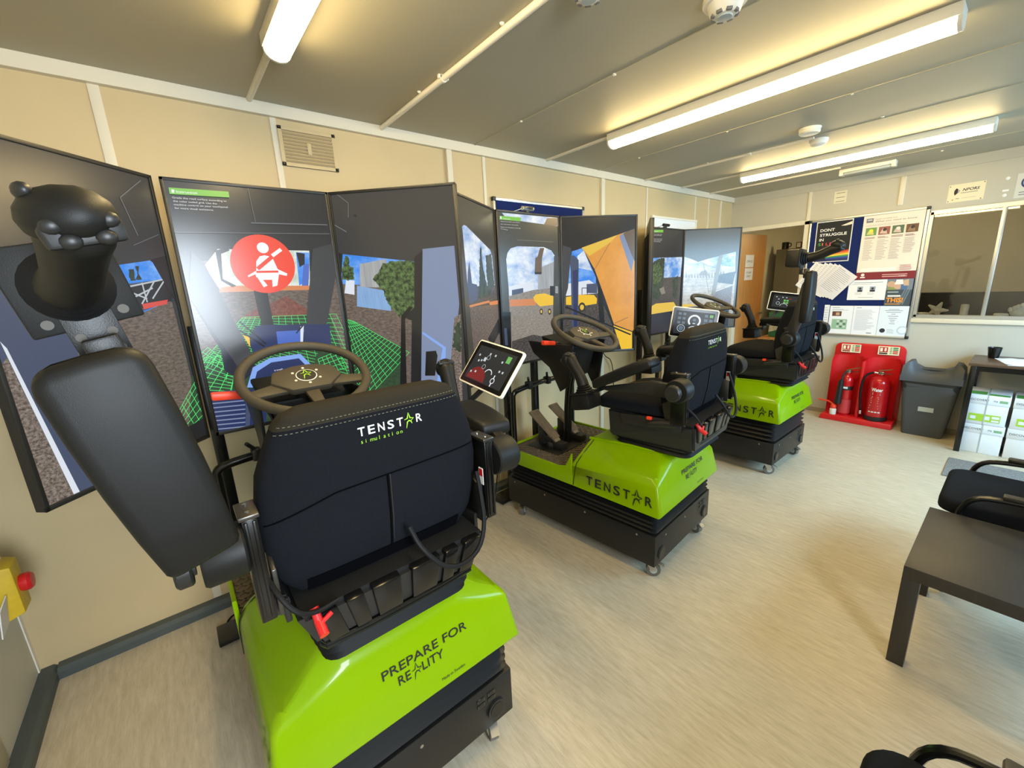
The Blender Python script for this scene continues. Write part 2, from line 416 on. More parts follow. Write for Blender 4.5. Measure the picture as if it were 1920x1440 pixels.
# ---- ceiling runs
def cscrew(x, y):
    MB().lathe([(0.0, -0.008), (0.006, -0.006), (0.009, 0)], seg=10).xform(Matrix.Translation((x, y, H))).build('screw_cap', M_white, ceil)
def half_conduit(x, y0, y1, wd=0.026, dp=0.014):
    ring = lambda y: [(x+wd/2*math.cos(t), y, H-dp*math.sin(t)) for t in [PI*i/8 for i in range(9)]]
    MB().loft([ring(y0), ring(y1)]).build('conduit', M_trim, ceil)
half_conduit(0.452, 1.77, YB-0.02); half_conduit(2.285, 1.76, YB-0.02); half_conduit(4.12, 1.76, YB-0.02); half_conduit(4.70, 1.2, YB-0.02); half_conduit(3.5, 1.06, YB-0.02)
MB().tube([(1.06, YB-0.02, H-0.012), (1.06, YF, H-0.012)], 0.012, seg=12).build('conduit', M_white, ceil)
MB().box((1.06, 1.68, H-0.008), (0.05, 0.014, 0.016), bev=0.003).cyl((1.06, 1.673, H-0.012), (1.06, 1.687, H-0.012), 0.016, seg=14).build('clip', M_white, ceil)
for x in (1.665, 2.851, 3.47, 4.69):
    MB().bb((x-0.006, YF, H-0.003), (x+0.006, YB-0.03, H)).build('seam_strip', M_ceil, ceil)
for x, y in ((1.046, 1.864), (1.045, 1.264), (1.66, 1.881), (1.662, 1.27), (2.85, 1.95), (2.855, 1.33), (2.857, 0.72), (3.436, 0.704), (2.31, 2.05), (3.47, 1.75), (4.72, 2.0), (4.75, 1.6), (4.85, 0.6)): cscrew(x, y)
for x, y in ((3.5, 1.45),):
    MB().box((x, y, H-0.006), (0.045, 0.014, 0.016), bev=0.003).build('clip', M_white, ceil)

# ---- light fixtures
def fixture(cx, label, y0=0.285, y1=1.765):
    t = thing('batten_light', label, 'ceiling light', (cx, (y0+y1)/2, H), 0, 'fluorescent ceiling battens')
    L = (y1-y0)/2
    MB().bb((-0.047, -L, -0.042), (0.047, L, 0), bev=0.004).build('housing', M_white, t)
    prof = [(-0.041, -0.042)] + [(-0.041*math.cos(a)*1.0, -0.046-0.032*math.sin(a)) for a in [PI*i/10 for i in range(11)]] + [(0.041, -0.042)]
    MB().loft([[(x, y, z) for x, z in prof] for y in (-L+0.012, L-0.012)]).build('diffuser', M_tube, t)
    for s in (-1, 1):
        MB().loft([[(x*1.03, y, z) for x, z in prof] for y in sorted((s*(L-0.012), s*L))]).build('end_cap', M_white, t)
    return t
fixture(0.452, 'lit ceiling tube light above the simulator with the red warning sign')
fixture(2.285, 'lit ceiling tube light over the middle simulator between two ceiling detectors')
fixture(4.12, 'lit ceiling tube light closest to the noticeboard wall')

t = fixture(6.6, 'lit tube light on the office ceiling behind the doorway', 0.5, 1.7); t.location.y = 1.0  # extra lamp out of view, put in to brighten the dark office
# ---- detectors
def sensor(name, label, x, y, prof, lobes=False):
    t = thing(name, label, 'detector', (x, y, H))
    MB().lathe(prof[0], seg=28).build('base', M_white, t)
    MB().lathe(prof[1], seg=28).build('head', M_white, t)
    if lobes:
        for k in range(8):
            a = 2*PI*k/8; MB().box((0.036*math.cos(a), 0.036*math.sin(a), -0.049), (0.011, 0.018, 0.010), R=Rz(a), bev=0.002).build('vent_slot', M_inkgrey, t)
        MB().lathe([(0.0, -0.058), (0.022, -0.057), (0.026, -0.05)], seg=20).build('lens', M_greyb, t)
    return t
P1 = ([(0.064, -0.02), (0.067, -0.016), (0.067, 0)], [(0.0, -0.055), (0.034, -0.053), (0.046, -0.042), (0.054, -0.02), (0.054, -0.018)])
P2 = ([(0.052, -0.018), (0.055, 0)], [(0.0, -0.042), (0.03, -0.04), (0.045, -0.03), (0.047, -0.018)])
sensor('smoke_detector', 'large white round heat sensor with slotted rim on the ceiling', 1.55, 0.755, P1, True)
sensor('smoke_detector', 'white round sensor next to the white ceiling pipe, cut by frame top', 1.12, 0.95, P1, True)
sensor('smoke_detector', 'flat white round alarm on bare ceiling between two tube lights', 3.278, 1.02, ([(0.058, -0.012), (0.06, 0)], [(0.0, -0.034), (0.05, -0.032), (0.056, -0.024), (0.056, -0.012)]))
sensor('smoke_detector', 'white domed sensor at the end of a ceiling conduit', 3.60, 1.06, P2)
t = thing('emergency_light', 'small unlit white bulkhead light on ceiling near the noticeboard wall', 'light', (4.86, 1.05, H))
MB().bb((-0.035, -0.19, -0.03), (0.035, 0.19, 0), bev=0.006).build('housing', M_white, t)
MB().bb((-0.028, -0.16, -0.05), (0.028, 0.16, -0.03), bev=0.01).build('diffuser', M_greyb, t)
for s in (-1, 1): MB().bb((-0.03, s*0.175-0.015, -0.05), (0.03, s*0.175+0.015, -0.028), bev=0.004).build('end_cap', M_white, t)

# ---- wall vent
t = thing('wall_vent', 'cream louvred vent grille screwed to the wall under the cornice', 'vent', (0.682, YB, 2.19))
W_, H_ = 0.262, 0.172
MB().bb((-W_/2, -0.008, -H_/2), (W_/2, 0, H_/2)).build('backing', mat('vent_shadow', (150, 132, 100), 0.6), t)
fr = MB()
for a, b in (((-W_/2, -0.013, H_/2-0.016), (W_/2, -0.004, H_/2)), ((-W_/2, -0.013, -H_/2), (W_/2, -0.004, -H_/2+0.016)), ((-W_/2, -0.013, -H_/2), (-W_/2+0.018, -0.004, H_/2)), ((W_/2-0.018, -0.013, -H_/2), (W_/2, -0.004, H_/2))): fr.bb(a, b, bev=0.001)
fr.build('frame', M_wall, t)
for i in range(9):
    z = -H_/2+0.026+i*0.015
    MB().box((0, -0.012, z), (W_-0.034, 0.009, 0.0045), R=Rx(-0.6)).build('slat', M_wall, t)
MB().box((0.0, -0.014, 0), (0.018, 0.006, 0.05), bev=0.001).build('slide', M_wall, t)
for sx in (-1, 1):
    for sz in (-1, 1): MB().cyl((sx*(W_/2-0.008), -0.013, sz*(H_/2-0.008)), (sx*(W_/2-0.008), -0.016, sz*(H_/2-0.008)), 0.004, seg=10).build('screw', M_dksteel, t)

# ---- yellow stop box on the left wall
t = thing('emergency_stop_box', 'yellow switch box with red button on the left wall', 'switch box', (XL, 1.98, 0.60))
MB().bb((0, -0.13, -0.12), (0.05, 0.11, 0.12), bev=0.004).build('grey_base', M_greyb, t)
MB().hexa([(0.05, -0.04, -0.105), (0.13, -0.02, -0.085), (0.13, 0.06, -0.085), (0.05, 0.10, -0.105), (0.05, -0.04, 0.105), (0.13, -0.02, 0.085), (0.13, 0.06, 0.085), (0.05, 0.10, 0.105)], bev=0.004).build('yellow_cover', M_yellow, t)
MB().lathe([(0.026, 0), (0.03, 0.012), (0.03, 0.022), (0.024, 0.03), (0.0, 0.032)]).xform(Matrix.Translation((0.128, 0.02, 0.005)) @ Ry(PI/2).to_4x4()).build('red_button', M_red, t)
MB().box((0.065, -0.02, 0.118), (0.09, 0.09, 0.03), bev=0.006).build('terminal_cover', M_white, t)
MB().box((0.10, -0.075, -0.05), (0.003, 0.07, 0.11), R=Ry(0.2)@Rx(0.25)).build('paper_tag', M_paper, t)
# lower left wall service panel
MB().bb((XL, YF, 0.05), (XL+0.006, 1.9, 0.36), bev=0.002).build('panel', M_lwall, wall_left)

# ------------------------------------------------------------------ display screens
SW, SH, BEZ = 0.567, 0.965, 0.011
def clip_poly(P, x0, x1, z0, z1):
    def cl(P, f, inter):
        out = []
        for i in range(len(P)):
            a, b = P[i-1], P[i]; fa, fb = f(a), f(b)
            if fb:
                if not fa: out.append(inter(a, b))
                out.append(b)
            elif fa: out.append(inter(a, b))
        return out
    for ax, lim, sg in ((0, x0, 1), (0, x1, -1), (1, z0, 1), (1, z1, -1)):
        if not P: return P
        def inter(a, b, ax=ax, lim=lim):
            t = (lim-a[ax])/(b[ax]-a[ax]); return (a[0]+(b[0]-a[0])*t, a[1]+(b[1]-a[1])*t)
        P = cl(P, lambda p, ax=ax, lim=lim, sg=sg: (p[ax]-lim)*sg >= 0, inter)
    return P
class Screen:
    """front face spans jointA -> jointB (x,y), left to right as seen from the seat"""
    def __init__(s, label, A, B, z0, group, base):
        A = Vector((*A, z0)); B = Vector((*B, z0)); d = (B-A).normalized(); s.W = (B-A).length
        yaw = math.atan2(d.y, d.x); s.o = (A+B)/2; s.d = d; s.n = Vector((d.y, -d.x, 0)); s.lay = 0
        s.t = thing('display_screen', label, 'screen', s.o, yaw, group)
        W, Hh = s.W, SH
        MB().bb((-W/2, 0.002, 0), (W/2, 0.03, Hh), bev=0.003).build('housing', M_black, s.t)
        MB().hexa([(-W/2+0.06, 0.03, 0.10), (W/2-0.06, 0.03, 0.10), (W/2-0.09, 0.062, 0.14), (-W/2+0.09, 0.062, 0.14), (-W/2+0.06, 0.03, Hh-0.10), (W/2-0.06, 0.03, Hh-0.10), (W/2-0.09, 0.062, Hh-0.14), (-W/2+0.09, 0.062, Hh-0.14)], bev=0.004).build('back_cover', M_blackm, s.t)
        b = BEZ; f = MB()
        for a, c in (((-W/2, -0.004, 0), (W/2, 0.003, b*1.4)), ((-W/2, -0.004, Hh-b), (W/2, 0.003, Hh)), ((-W/2, -0.004, 0), (-W/2+b, 0.003, Hh)), ((W/2-b, -0.004, 0), (W/2, 0.003, Hh))): f.bb(a, c, bev=0.0015)
        f.build('bezel', M_black, s.t)
        s.mb = MB(); s.rect = (-W/2+b, W/2-b, b*1.4, Hh-b)
        s.raw([(s.rect[0], s.rect[2]), (s.rect[1], s.rect[2]), (s.rect[1], s.rect[3]), (s.rect[0], s.rect[3])], base)
    def loc(s, p, f=None):
        if f: p = f(*p)
        q = on_plane(p[0], p[1], s.o, s.n) - s.o
        return (q.dot(s.d), q.z)
    def raw(s, P, m):
        P = clip_poly(P, *s.rect)
        if len(P) < 3: return
        s.lay += 1; y = 0.0015 - 0.00006*s.lay
        s.mb.add([(x, y, z) for x, z in P], [tuple(range(len(P)))], m)
    def poly(s, pts, m, f=None):
        P = [s.loc(p, f) for p in pts]
        if m in (S_tree, S_treed):      # leafy outline
            r = random.Random(len(s.mb.v)); Q = []
            for i, a in enumerate(P):
                b = P[(i+1) % len(P)]; n = max(2, int(math.hypot(b[0]-a[0], b[1]-a[1])/0.007))
                for k in range(n):
                    t = k/n; Q.append((a[0]+(b[0]-a[0])*t+r.uniform(-0.005, 0.005), a[1]+(b[1]-a[1])*t+r.uniform(-0.005, 0.005)))
            P = Q
        s.raw(P, m)
    def disc(s, c, r, m, f=None, n=36, asp=1.0):
        cx, cz = s.loc(c, f); s.raw([(cx+r*math.cos(2*PI*i/n), cz+r*asp*math.sin(2*PI*i/n)) for i in range(n)], m)
    def line(s, pts, wd, m, f=None):
        P = [s.loc(p, f) for p in pts]
        for a, b in zip(P, P[1:]):
            dx, dz = b[0]-a[0], b[1]-a[1]; L = math.hypot(dx, dz) or 1; nx, nz = -dz/L*wd/2, dx/L*wd/2
            s.raw([(a[0]+nx, a[1]+nz), (a[0]-nx, a[1]-nz), (b[0]-nx, b[1]-nz), (b[0]+nx, b[1]+nz)], m)
    def grid(s, q, na, nb, wd, m, f=None):
        """lines across a four-sided patch, corners q0..q3"""
        Q = [Vector((*s.loc(p, f), 0)) for p in q]
        def seg(a, b):
            dx, dz = b.x-a.x, b.y-a.y; L = math.hypot(dx, dz) or 1; nx, nz = -dz/L*wd/2, dx/L*wd/2
            s.raw([(a.x+nx, a.y+nz), (a.x-nx, a.y-nz), (b.x-nx, b.y-nz), (b.x+nx, b.y+nz)], m)
        for i in range(na+1):
            t = i/na; seg(Q[0].lerp(Q[1], t), Q[3].lerp(Q[2], t))
        for i in range(nb+1):
            t = (i/nb)**1.25; seg(Q[0].lerp(Q[3], t), Q[1].lerp(Q[2], t))
    def text(s, txt, p, q, cap, m, f=None):
        a = s.loc(p, f); b = s.loc(q, f); s.lay += 1; y = 0.0015-0.00006*s.lay
        ax = Vector((b[0]-a[0], 0, b[1]-a[1])); L = ax.length; ax.normalize(); ay = Vector((-ax.z, 0, ax.x))
        text(s.mb, txt, (a[0], y, a[1]), ax, ay, cap, m, 'L', width=L)
    def done(s): s.mb.build('picture', None, s.t, smooth=False); return s.t

S_dark = smat('cab_dark', (40, 41, 44)); S_dark2 = smat('cab_dark2', (26, 27, 31)); S_roof = smat('cab_roof', (52, 52, 54)); S_brown = smat('cab_brown', (66, 64, 56))
S_black = smat('cab_black', (14, 15, 19)); S_blueblk = smat('cab_blueblack', (24, 30, 50)); S_pil = smat('pillar', (58, 60, 64)); S_line = smat('thin_line', (104, 106, 110))
S_sky = smat('sky', (70, 140, 215), (5, (215, 228, 240), (1, 1, 1.6), 0.42, 0.62)); S_sky2 = smat('sky_pale', (130, 165, 215), (6, (225, 232, 238), (1, 1, 1.8), 0.35, 0.6))
S_skyb = smat('sky_blue', (50, 130, 225), (5, (150, 195, 240), (1, 1, 1.6), 0.45, 0.7))
S_dirt = smat('dirt', (74, 64, 58), (55, (128, 114, 104), (1, 1, 2.6), 0.34, 0.72)); S_dirt2 = smat('dirt_pale', (116, 108, 98), (45, (158, 150, 140), (1, 1, 2.8), 0.32, 0.72))
S_gravel = smat('gravel', (70, 60, 55), (110, (158, 144, 134), (1, 1, 1.3), 0.38, 0.7)); S_ddirt = smat('dirt_dark', (42, 40, 40), (70, (104, 98, 94), (1, 1, 1.8), 0.38, 0.74))
S_mound = smat('mound', (98, 52, 44), (70, (138, 84, 70), (1, 1, 1))); S_gridg = smat('grid_ground', (30, 62, 40), (40, (56, 74, 52), (1, 1, 2)))
S_neon = smat('grid_line', (84, 232, 120)); S_neond = smat('grid_line_dim', (150, 80, 70))
S_blue = smat('machine_blue', (72, 104, 190)); S_blued = smat('machine_navy', (36, 48, 92)); S_bluel = smat('machine_sky', (128, 164, 232)); S_grayblue = smat('panel_greyblue', (122, 136, 166)); S_slate = smat('panel_slate', (66, 76, 102))
S_cont = smat('container', (112, 152, 200), (30, (140, 176, 216), (8, 1, 0.3))); S_tree = smat('tree', (26, 44, 24), (55, (104, 134, 78), (1, 1, 1), 0.4, 0.68)); S_treed = smat('tree_dark', (24, 36, 30), (30, (58, 76, 56), (1, 1, 0.6)))
S_bld = smat('building_grey', (142, 146, 150), (8, (170, 172, 174), (6, 1, 0.4))); S_bldw = smat('building_white', (214, 220, 230)); S_haze = smat('haze', (178, 196, 176), (22, (226, 232, 226), (1, 1, 1), 0.35, 0.65))
S_org = smat('boom_orange', (206, 138, 50), (4, (226, 158, 66), (1, 1, 1))); S_org2 = smat('fence_orange', (206, 128, 76)); S_yel = smat('truck_yellow', (232, 186, 40)); S_yel2 = smat('bonnet_yellow', (222, 184, 66))
S_red = smat('sign_red', (236, 70, 48)); S_white = smat('sign_white', (244, 244, 246)); S_txt = smat('display_text', (224, 224, 224)); S_bar = smat('bar_green', (120, 190, 68)); S_brn = smat('bucket_brown', (104, 86, 66))
S_grey = smat('haze_grey', (128, 124, 110)); S_truss = smat('truss', (180, 186, 192)); S_redrail = smat('rail_red', (206, 72, 60)); S_tyre = smat('tyre', (48, 46, 44)); S_pale = smat('pale_ground', (150, 144, 130), (16, (206, 200, 186), (1, 1, 2.4), 0.35, 0.65))

GS = 'portrait screens around the simulators'
# ---------------- simulator by the left wall: three screens
Z1 = 0.962
c46, s46 = math.cos(math.radians(46.5)), math.sin(math.radians(46.5))
k2 = lambda x, y: (280+x/3.2, 320+y/3.2)
S = Screen('portrait screen showing a red seat-belt sign and a green grid', (0.062, 2.0), (0.062+SW, 2.0), Z1, GS, S_dark)
S.poly([(300, 540), (480, 545), (1115, 620), (1300, 1600), (150, 1600), (170, 800)], S_dirt, k2)
S.poly([(330, 570), (410, 470), (960, 480), (965, 705), (430, 722)], S_haze, k2)
S.poly([(880, 490), (962, 492), (958, 650), (900, 690)], S_skyb, k2); S.poly([(925, 560), (960, 560), (955, 690), (915, 700)], S_blue, k2)
S.poly([(430, 700), (520, 690), (960, 690), (960, 715), (420, 730)], S_org2, k2)
S.poly([(525, 895), (600, 850), (700, 810), (820, 752), (880, 790), (945, 830), (945, 875)], S_mound, k2)
S.poly([(535, 893), (945, 868), (1080, 860), (1330, 1600), (130, 1600), (330, 1140), (420, 1040)], S_gridg, k2)
S.grid([(330, 1130), (560, 880), (1120, 860), (1420, 1500)], 26, 16, 0.0016, S_neon, k2)
S.grid([(140, 1420), (330, 1120), (560, 1100), (520, 1500)], 9, 8, 0.0018, S_neon, k2)
S.poly([(100, 1180), (420, 1180), (640, 1600), (100, 1650)], S_gridg, k2)
S.grid([(60, 1330), (350, 1060), (520, 1190), (480, 1340)], 9, 7, 0.002, S_neon, k2)
S.poly([(250, 480), (330, 560), (620, 1110), (540, 1190), (235, 760)], S_pil, k2)
S.poly([(240, 760), (540, 1190), (620, 1110), (640, 1200), (560, 1260), (450, 1200), (430, 1080)], S_blueblk, k2)
S.poly([(620, 690), (700, 690), (766, 1035), (700, 1050)], S_dark2, k2)
S.poly([(978, 470), (1090, 440), (1120, 620), (1035, 1070), (928, 1050)], S_pil, k2)
S.poly([(590, 1005), (640, 930), (700, 925), (1080, 920), (1090, 1050), (620, 1090)], S_blued, k2); S.poly([(760, 965), (930, 955), (900, 1035), (770, 1040)], S_blue, k2)
S.poly([(560, 985), (600, 1000), (605, 1060)], S_yel, k2); S.poly([(905, 935), (925, 930), (920, 1040), (905, 1035)], S_bldw, k2)
S.line([(540, 905), (700, 1040)], 0.006, S_black, k2); S.line([(545, 960), (690, 1055)], 0.007, S_black, k2); S.line([(880, 975), (920, 930)], 0.005, S_black, k2)
S.poly([(585, 1300), (620, 1180), (720, 1125), (905, 1098), (985, 1180), (1000, 1300)], S_bluel, k2); S.poly([(620, 1300), (645, 1205), (730, 1150), (895, 1125), (955, 1185), (970, 1300)], S_blued, k2)
S.text('0 kmph', (750, 1203), (800, 1192), 0.006, S_white, k2)
S.poly([(1000, 1100), (1120, 1060), (1180, 1500), (900, 1600)], S_gridg, k2); S.grid([(1010, 1130), (1130, 1080), (1190, 1180), (1040, 1220)], 5, 4, 0.002, S_neon, k2)
# step grating low down
S.poly([(330, 1330), (700, 1300), (700, 1620), (330, 1640)], S_blued, k2)
for i in range(9): S.line([(370, 1345+i*26), (575, 1325+i*26)], 0.005, S_grayblue, k2)
S.poly([(580, 1330), (610, 1325), (600, 1560), (575, 1570)], S_slate, k2)
S.poly([(395, 480), (470, 460), (480, 480), (430, 500), (440, 650), (520, 690), (500, 700), (430, 660)], S_dark2, k2); S.poly([(880, 490), (930, 500), (930, 560), (900, 580)], S_dark2, k2)
S.line([(608, 315), (1065, 326)], 0.004, S_line, k2); S.line([(150, 372), (1080, 380)], 0.0025, S_line, k2); S.line([(590, 110), (635, 310)], 0.002, S_line, k2)
S.disc((686, 562), 0.1145, S_red, k2, 48)
S.disc((679, 464), 0.0208, S_white, k2, 24)
S.poly([(640, 545), (660, 515), (690, 508), (735, 520), (770, 595), (640, 598)], S_white, k2)
S.poly([(640, 545), (640, 600), (590, 630), (592, 640), (635, 622), (640, 640), (775, 622), (822, 632), (826, 618), (765, 590), (735, 520)], S_white, k2)
S.poly([(636, 625), (776, 622), (766, 690), (738, 698), (735, 655), (680, 655), (708, 690), (685, 700)], S_white, k2)
S.line([(648, 590), (786, 475)], 0.0145, S_red, k2); S.line([(735, 512), (788, 473)], 0.0135, S_white, k2); S.line([(640, 608), (772, 606)], 0.0085, S_red, k2)
S.poly([(115, 103), (474, 128), (479, 163), (122, 142)], S_bar, k2); S.text('Instruction', (162, 135), (288, 143), 0.0085, S_white, k2); S.poly([(132, 115), (148, 116), (150, 135), (134, 134)], S_white, k2)
for i, (l, x1) in enumerate((('Grade the road surface according to', 462), ('the color coded grid. Use the', 405), ('machine control on your touchpanel', 470), ('for more visual assistance.', 386))):
    S.text(l, (138+i*5, 168+i*21), (x1, 190+i*18 if i in (0, 2) else 186+i*19), 0.0062, S_txt, k2)
S.done()
S = Screen('portrait screen showing a blue container, tree and grey pillar', (0.632, 2.0), (0.632+SW*c46, 2.0-SW*s46), Z1, GS, S_roof)
S.poly([(1140, 500), (1590, 545), (1600, 1300), (1500, 1600), (1100, 1600)], S_dirt, k2)
S.poly([(1150, 500), (1595, 545), (1590, 700), (1150, 680)], S_skyb, k2)
S.poly([(1262, 560), (1420, 530), (1430, 700), (1262, 700)], S_bld, k2); S.poly([(1180, 655), (1230, 660), (1230, 745), (1170, 735)], S_bldw, k2)
S.poly([(1150, 640), (1170, 510), (1195, 515), (1200, 570), (1225, 575), (1225, 660), (1160, 660)], S_tree, k2)
S.poly([(1245, 690), (1445, 725), (1450, 842), (1245, 815)], S_cont, k2)
S.poly([(1345, 650), (1400, 560), (1480, 540), (1595, 545), (1590, 880), (1500, 880), (1430, 800), (1400, 720)], S_tree, k2)
S.poly([(1040, 858), (1100, 868), (1230, 910), (1515, 1062), (1515, 1600), (1040, 1600)], S_gridg, k2)
S.grid([(1000, 1700), (1070, 862), (1230, 905), (1560, 1090)], 18, 22, 0.0018, S_neon, k2)
S.poly([(1100, 480), (1160, 500), (1150, 690), (1210, 1300), (1190, 1300)], S_dark2, k2)
S.poly([(1590, 520), (1650, 470), (1640, 1300), (1570, 1300), (1575, 900), (1530, 880), (1590, 820)], S_dark2, k2)
S.poly([(1505, 1300), (1512, 870), (1560, 815), (1580, 820), (1535, 890), (1545, 1300)], S_black, k2)
S.poly([(1640, 470), (1830, 450), (1860, 800), (1800, 1400), (1630, 1400)], S_grayblue, k2); S.poly([(1640, 965), (1780, 1060), (1770, 1300), (1640, 1300)], S_bluel, k2); S.poly([(1640, 980), (1760, 1065), (1720, 1300), (1640, 1300)], S_grayblue, k2)
S.poly([(1660, 1085), (1720, 1080), (1730, 1110), (1715, 1230), (1655, 1230)], S_black, k2)
S.poly([(1830, 880), (1870, 860), (1880, 1400), (1790, 1400)], S_gravel, k2); S.poly([(1836, 930), (1870, 900), (1870, 1090), (1820, 1060)], S_treed, k2)
S.line([(1130, 145), (1195, 195), (1195, 280)], 0.003, S_line, k2); S.line([(1110, 325), (1185, 368)], 0.004, S_line, k2)
S.disc((1235, 270), 0.006, S_dark2, k2, 12)
S.done()
k1 = lambda x, y: (x/3.0, 240+y/3.0)
S = Screen('portrait screen showing dirt and a steel truss behind the raised joystick', (0.04-SW*c46, 2.0-SW*s46), (0.04, 2.0), Z1, GS, S_roof)
S.poly([(-400, -300), (1000, -300), (1000, 800), (-400, 800)], S_roof, k1)
S.poly([(640, 900), (970, 980), (1200, 1900), (0, 2600), (-500, 2300), (-200, 1000)], S_dirt, k1)
S.poly([(655, 772), (845, 745), (880, 770), (905, 820), (975, 965), (790, 1045), (740, 960)], S_skyb, k1); S.poly([(690, 880), (930, 850), (975, 970), (780, 1040)], S_slate, k1)
S.poly([(690, 900), (940, 845), (975, 970), (780, 1020)], S_dark2, k1)
for a, b in (((690, 900), (930, 850)), ((700, 910), (830, 960)), ((800, 870), (830, 980)), ((870, 860), (800, 990)), ((930, 850), (860, 960)), ((720, 970), (860, 900)), ((690, 880), (760, 1000))): S.line([a, b], 0.005, S_truss, k1)
S.poly([(730, 800), (745, 790), (760, 860), (735, 865)], S_treed, k1); S.poly([(765, 785), (780, 785), (795, 850), (770, 855)], S_treed, k1)
S.poly([(800, 990), (945, 965), (940, 990), (810, 1020)], S_redrail, k1)
S.poly([(850, 740), (1000, 700), (1060, 1100), (985, 975)], S_dark2, k1)
S.poly([(-500, 700), (0, 870), (170, 1150), (420, 1160), (520, 1700), (700, 2300), (-100, 1700)], S_slate, k1)
S.poly([(0, 1200), (40, 1240), (640, 2420), (590, 2420)], S_bldw, k1)
S.poly([(40, 1290), (590, 2420), (500, 2700), (280, 2800), (-100, 1500)], S_gravel, k1)
S.poly([(1080, 1400), (1180, 1250), (1300, 1800), (1050, 1900)], S_gridg, k1); S.grid([(980, 1640), (1150, 1330), (1260, 1560), (1050, 1740)], 8, 6, 0.002, S_neon, k1)
S.poly([(1030, 1700), (1160, 1620), (1250, 1850), (1100, 1900)], S_dark2, k1)
S.line([(790, 295), (675, 390), (775, 605)], 0.003, S_line, k1); S.line([(750, 660), (890, 600)], 0.002, S_line, k1)
S.done()
# ---------------- middle simulator
Z2 = 0.977
k5 = lambda x, y: (840+x/4.0, 340+y/4.0)
A2, B2 = Vector((1.617, 2.092)), Vector((2.182, 2.118))
S = Screen('portrait screen showing a digger bucket and a rounded cab window', A2, B2, Z2, GS, S_brown)
S.poly([(405, 235), (830, 275), (830, 337), (560, 300), (425, 262)], S_sky2, k5); S.poly([(745, 275), (825, 275), (825, 335), (720, 325)], S_brn, k5)
S.poly([(388, 258), (548, 271), (548, 300), (388, 286)], S_bar, k5); S.poly([(393, 263), (403, 264), (403, 282), (393, 281)], S_white, k5); S.text('Instruction', (415, 282), (470, 287), 0.006, S_white, k5)
for y, l, x in ((302, 'Operate the machine according to', 540), (322, 'your instructions in the exercise', 528), (345, 'Follow the directions on the sign', 545), (357, 'to continue', 448)): S.text(l, (396, y), (x, y+10), 0.005, S_txt, k5)
win = [(437, 585), (447, 535), (470, 503), (520, 487), (720, 493), (775, 518), (803, 560), (812, 620), (800, 1130), (785, 1170), (480, 1290), (470, 1090), (455, 800)]
S.poly(win, S_sky2, k5)
S.poly([(455, 790), (530, 770), (645, 760), (645, 830), (465, 856)], S_bldw, k5); S.poly([(480, 815), (565, 800), (565, 850), (480, 858)], S_slate, k5)
S.poly([(675, 655), (800, 600), (806, 800), (675, 808)], S_bld, k5)
S.poly([(455, 862), (640, 815), (806, 795), (803, 1140), (700, 1250), (480, 1290), (470, 1090)], S_dirt2, k5)
S.poly([(463, 888), (660, 880), (660, 930), (466, 938)], S_org2, k5)
S.poly([(655, 575), (672, 565), (690, 500), (722, 500), (705, 580), (703, 695), (650, 692)], S_brn, k5); S.poly([(650, 680), (703, 680), (700, 697), (652, 697)], S_tyre, k5)
S.poly([(640, 870), (660, 848), (725, 840), (790, 862), (800, 925), (690, 938), (650, 900)], S_yel, k5)
for cx in (700, 762): S.disc((cx, 977), 0.0165, S_tyre, k5, 20, 1.3); S.disc((cx, 977), 0.0085, S_yel2, k5, 16, 1.3)
S.poly([(470, 1050), (790, 1060), (800, 1170), (620, 1420), (480, 1440)], S_dirt2, k5); S.poly([(480, 1200), (640, 1150), (800, 1180), (800, 1500), (480, 1500)], S_ddirt, k5)
S.poly([(385, 980), (470, 980), (482, 1500), (400, 1500)], S_black, k5); S.poly([(420, 1100), (440, 1100), (450, 1230), (428, 1230)], S_slate, k5)
S.poly([(795, 560), (840, 560), (840, 1500), (780, 1500)], S_brown, k5); S.poly([(765, 785), (800, 785), (800, 860), (765, 855)], S_dark2, k5)
for i in range(6): S.line([(805, 790+i*9), (825, 791+i*9)], 0.003, S_txt, k5)
S.line([(515, 440), (790, 455)], 0.0025, S_grey, k5)
S.done()
d = (Vector((2.66, 1.845))-B2).normalized()
S = Screen('portrait screen showing an orange excavator boom and yellow truck', B2+Vector((0.006, 0)), B2+Vector((0.006, 0))+d*SW, Z2, GS, S_dark2)
S.poly([(890, 520), (1050, 480), (1200, 900), (1100, 1270), (850, 1270), (880, 800)], S_blueblk, k5)
S.poly([(930, 525), (1010, 500), (1110, 720), (1110, 780), (885, 800)], S_skyb, k5); S.poly([(970, 560), (1020, 520), (1080, 670), (980, 650)], S_sky2, k5)
S.poly([(885, 770), (1060, 740), (1130, 790), (1130, 850), (885, 860)], S_bldw, k5); S.poly([(1040, 770), (1120, 765), (1120, 840), (1040, 838)], S_slate, k5)
S.poly([(870, 860), (1125, 840), (1200, 1000), (1240, 1100), (1240, 1280), (860, 1280)], S_ddirt, k5)
S.poly([(885, 868), (1000, 850), (1095, 852), (1118, 880), (1115, 918), (1010, 935), (885, 925)], S_yel, k5); S.line([(1005, 850), (1005, 800), (1045, 800), (1045, 850)], 0.005, S_tyre, k5)
S.disc((1005, 945), 0.027, S_tyre, k5, 24, 1.3); S.disc((1005, 945), 0.015, S_yel2, k5, 20, 1.3)
S.poly([(905, 560), (945, 555), (980, 590), (980, 660), (975, 1100), (930, 1090), (920, 650)], S_slate, k5); S.poly([(935, 670), (975, 660), (970, 1090), (945, 1090)], S_blued, k5)
S.poly([(1120, 780), (1160, 820), (1175, 1060), (1135, 1050)], S_black, k5)
S.poly([(1003, 497), (1290, 395), (1400, 355), (1400, 1130), (1245, 1072), (1180, 880), (1100, 660), (1040, 555)], S_org, k5)
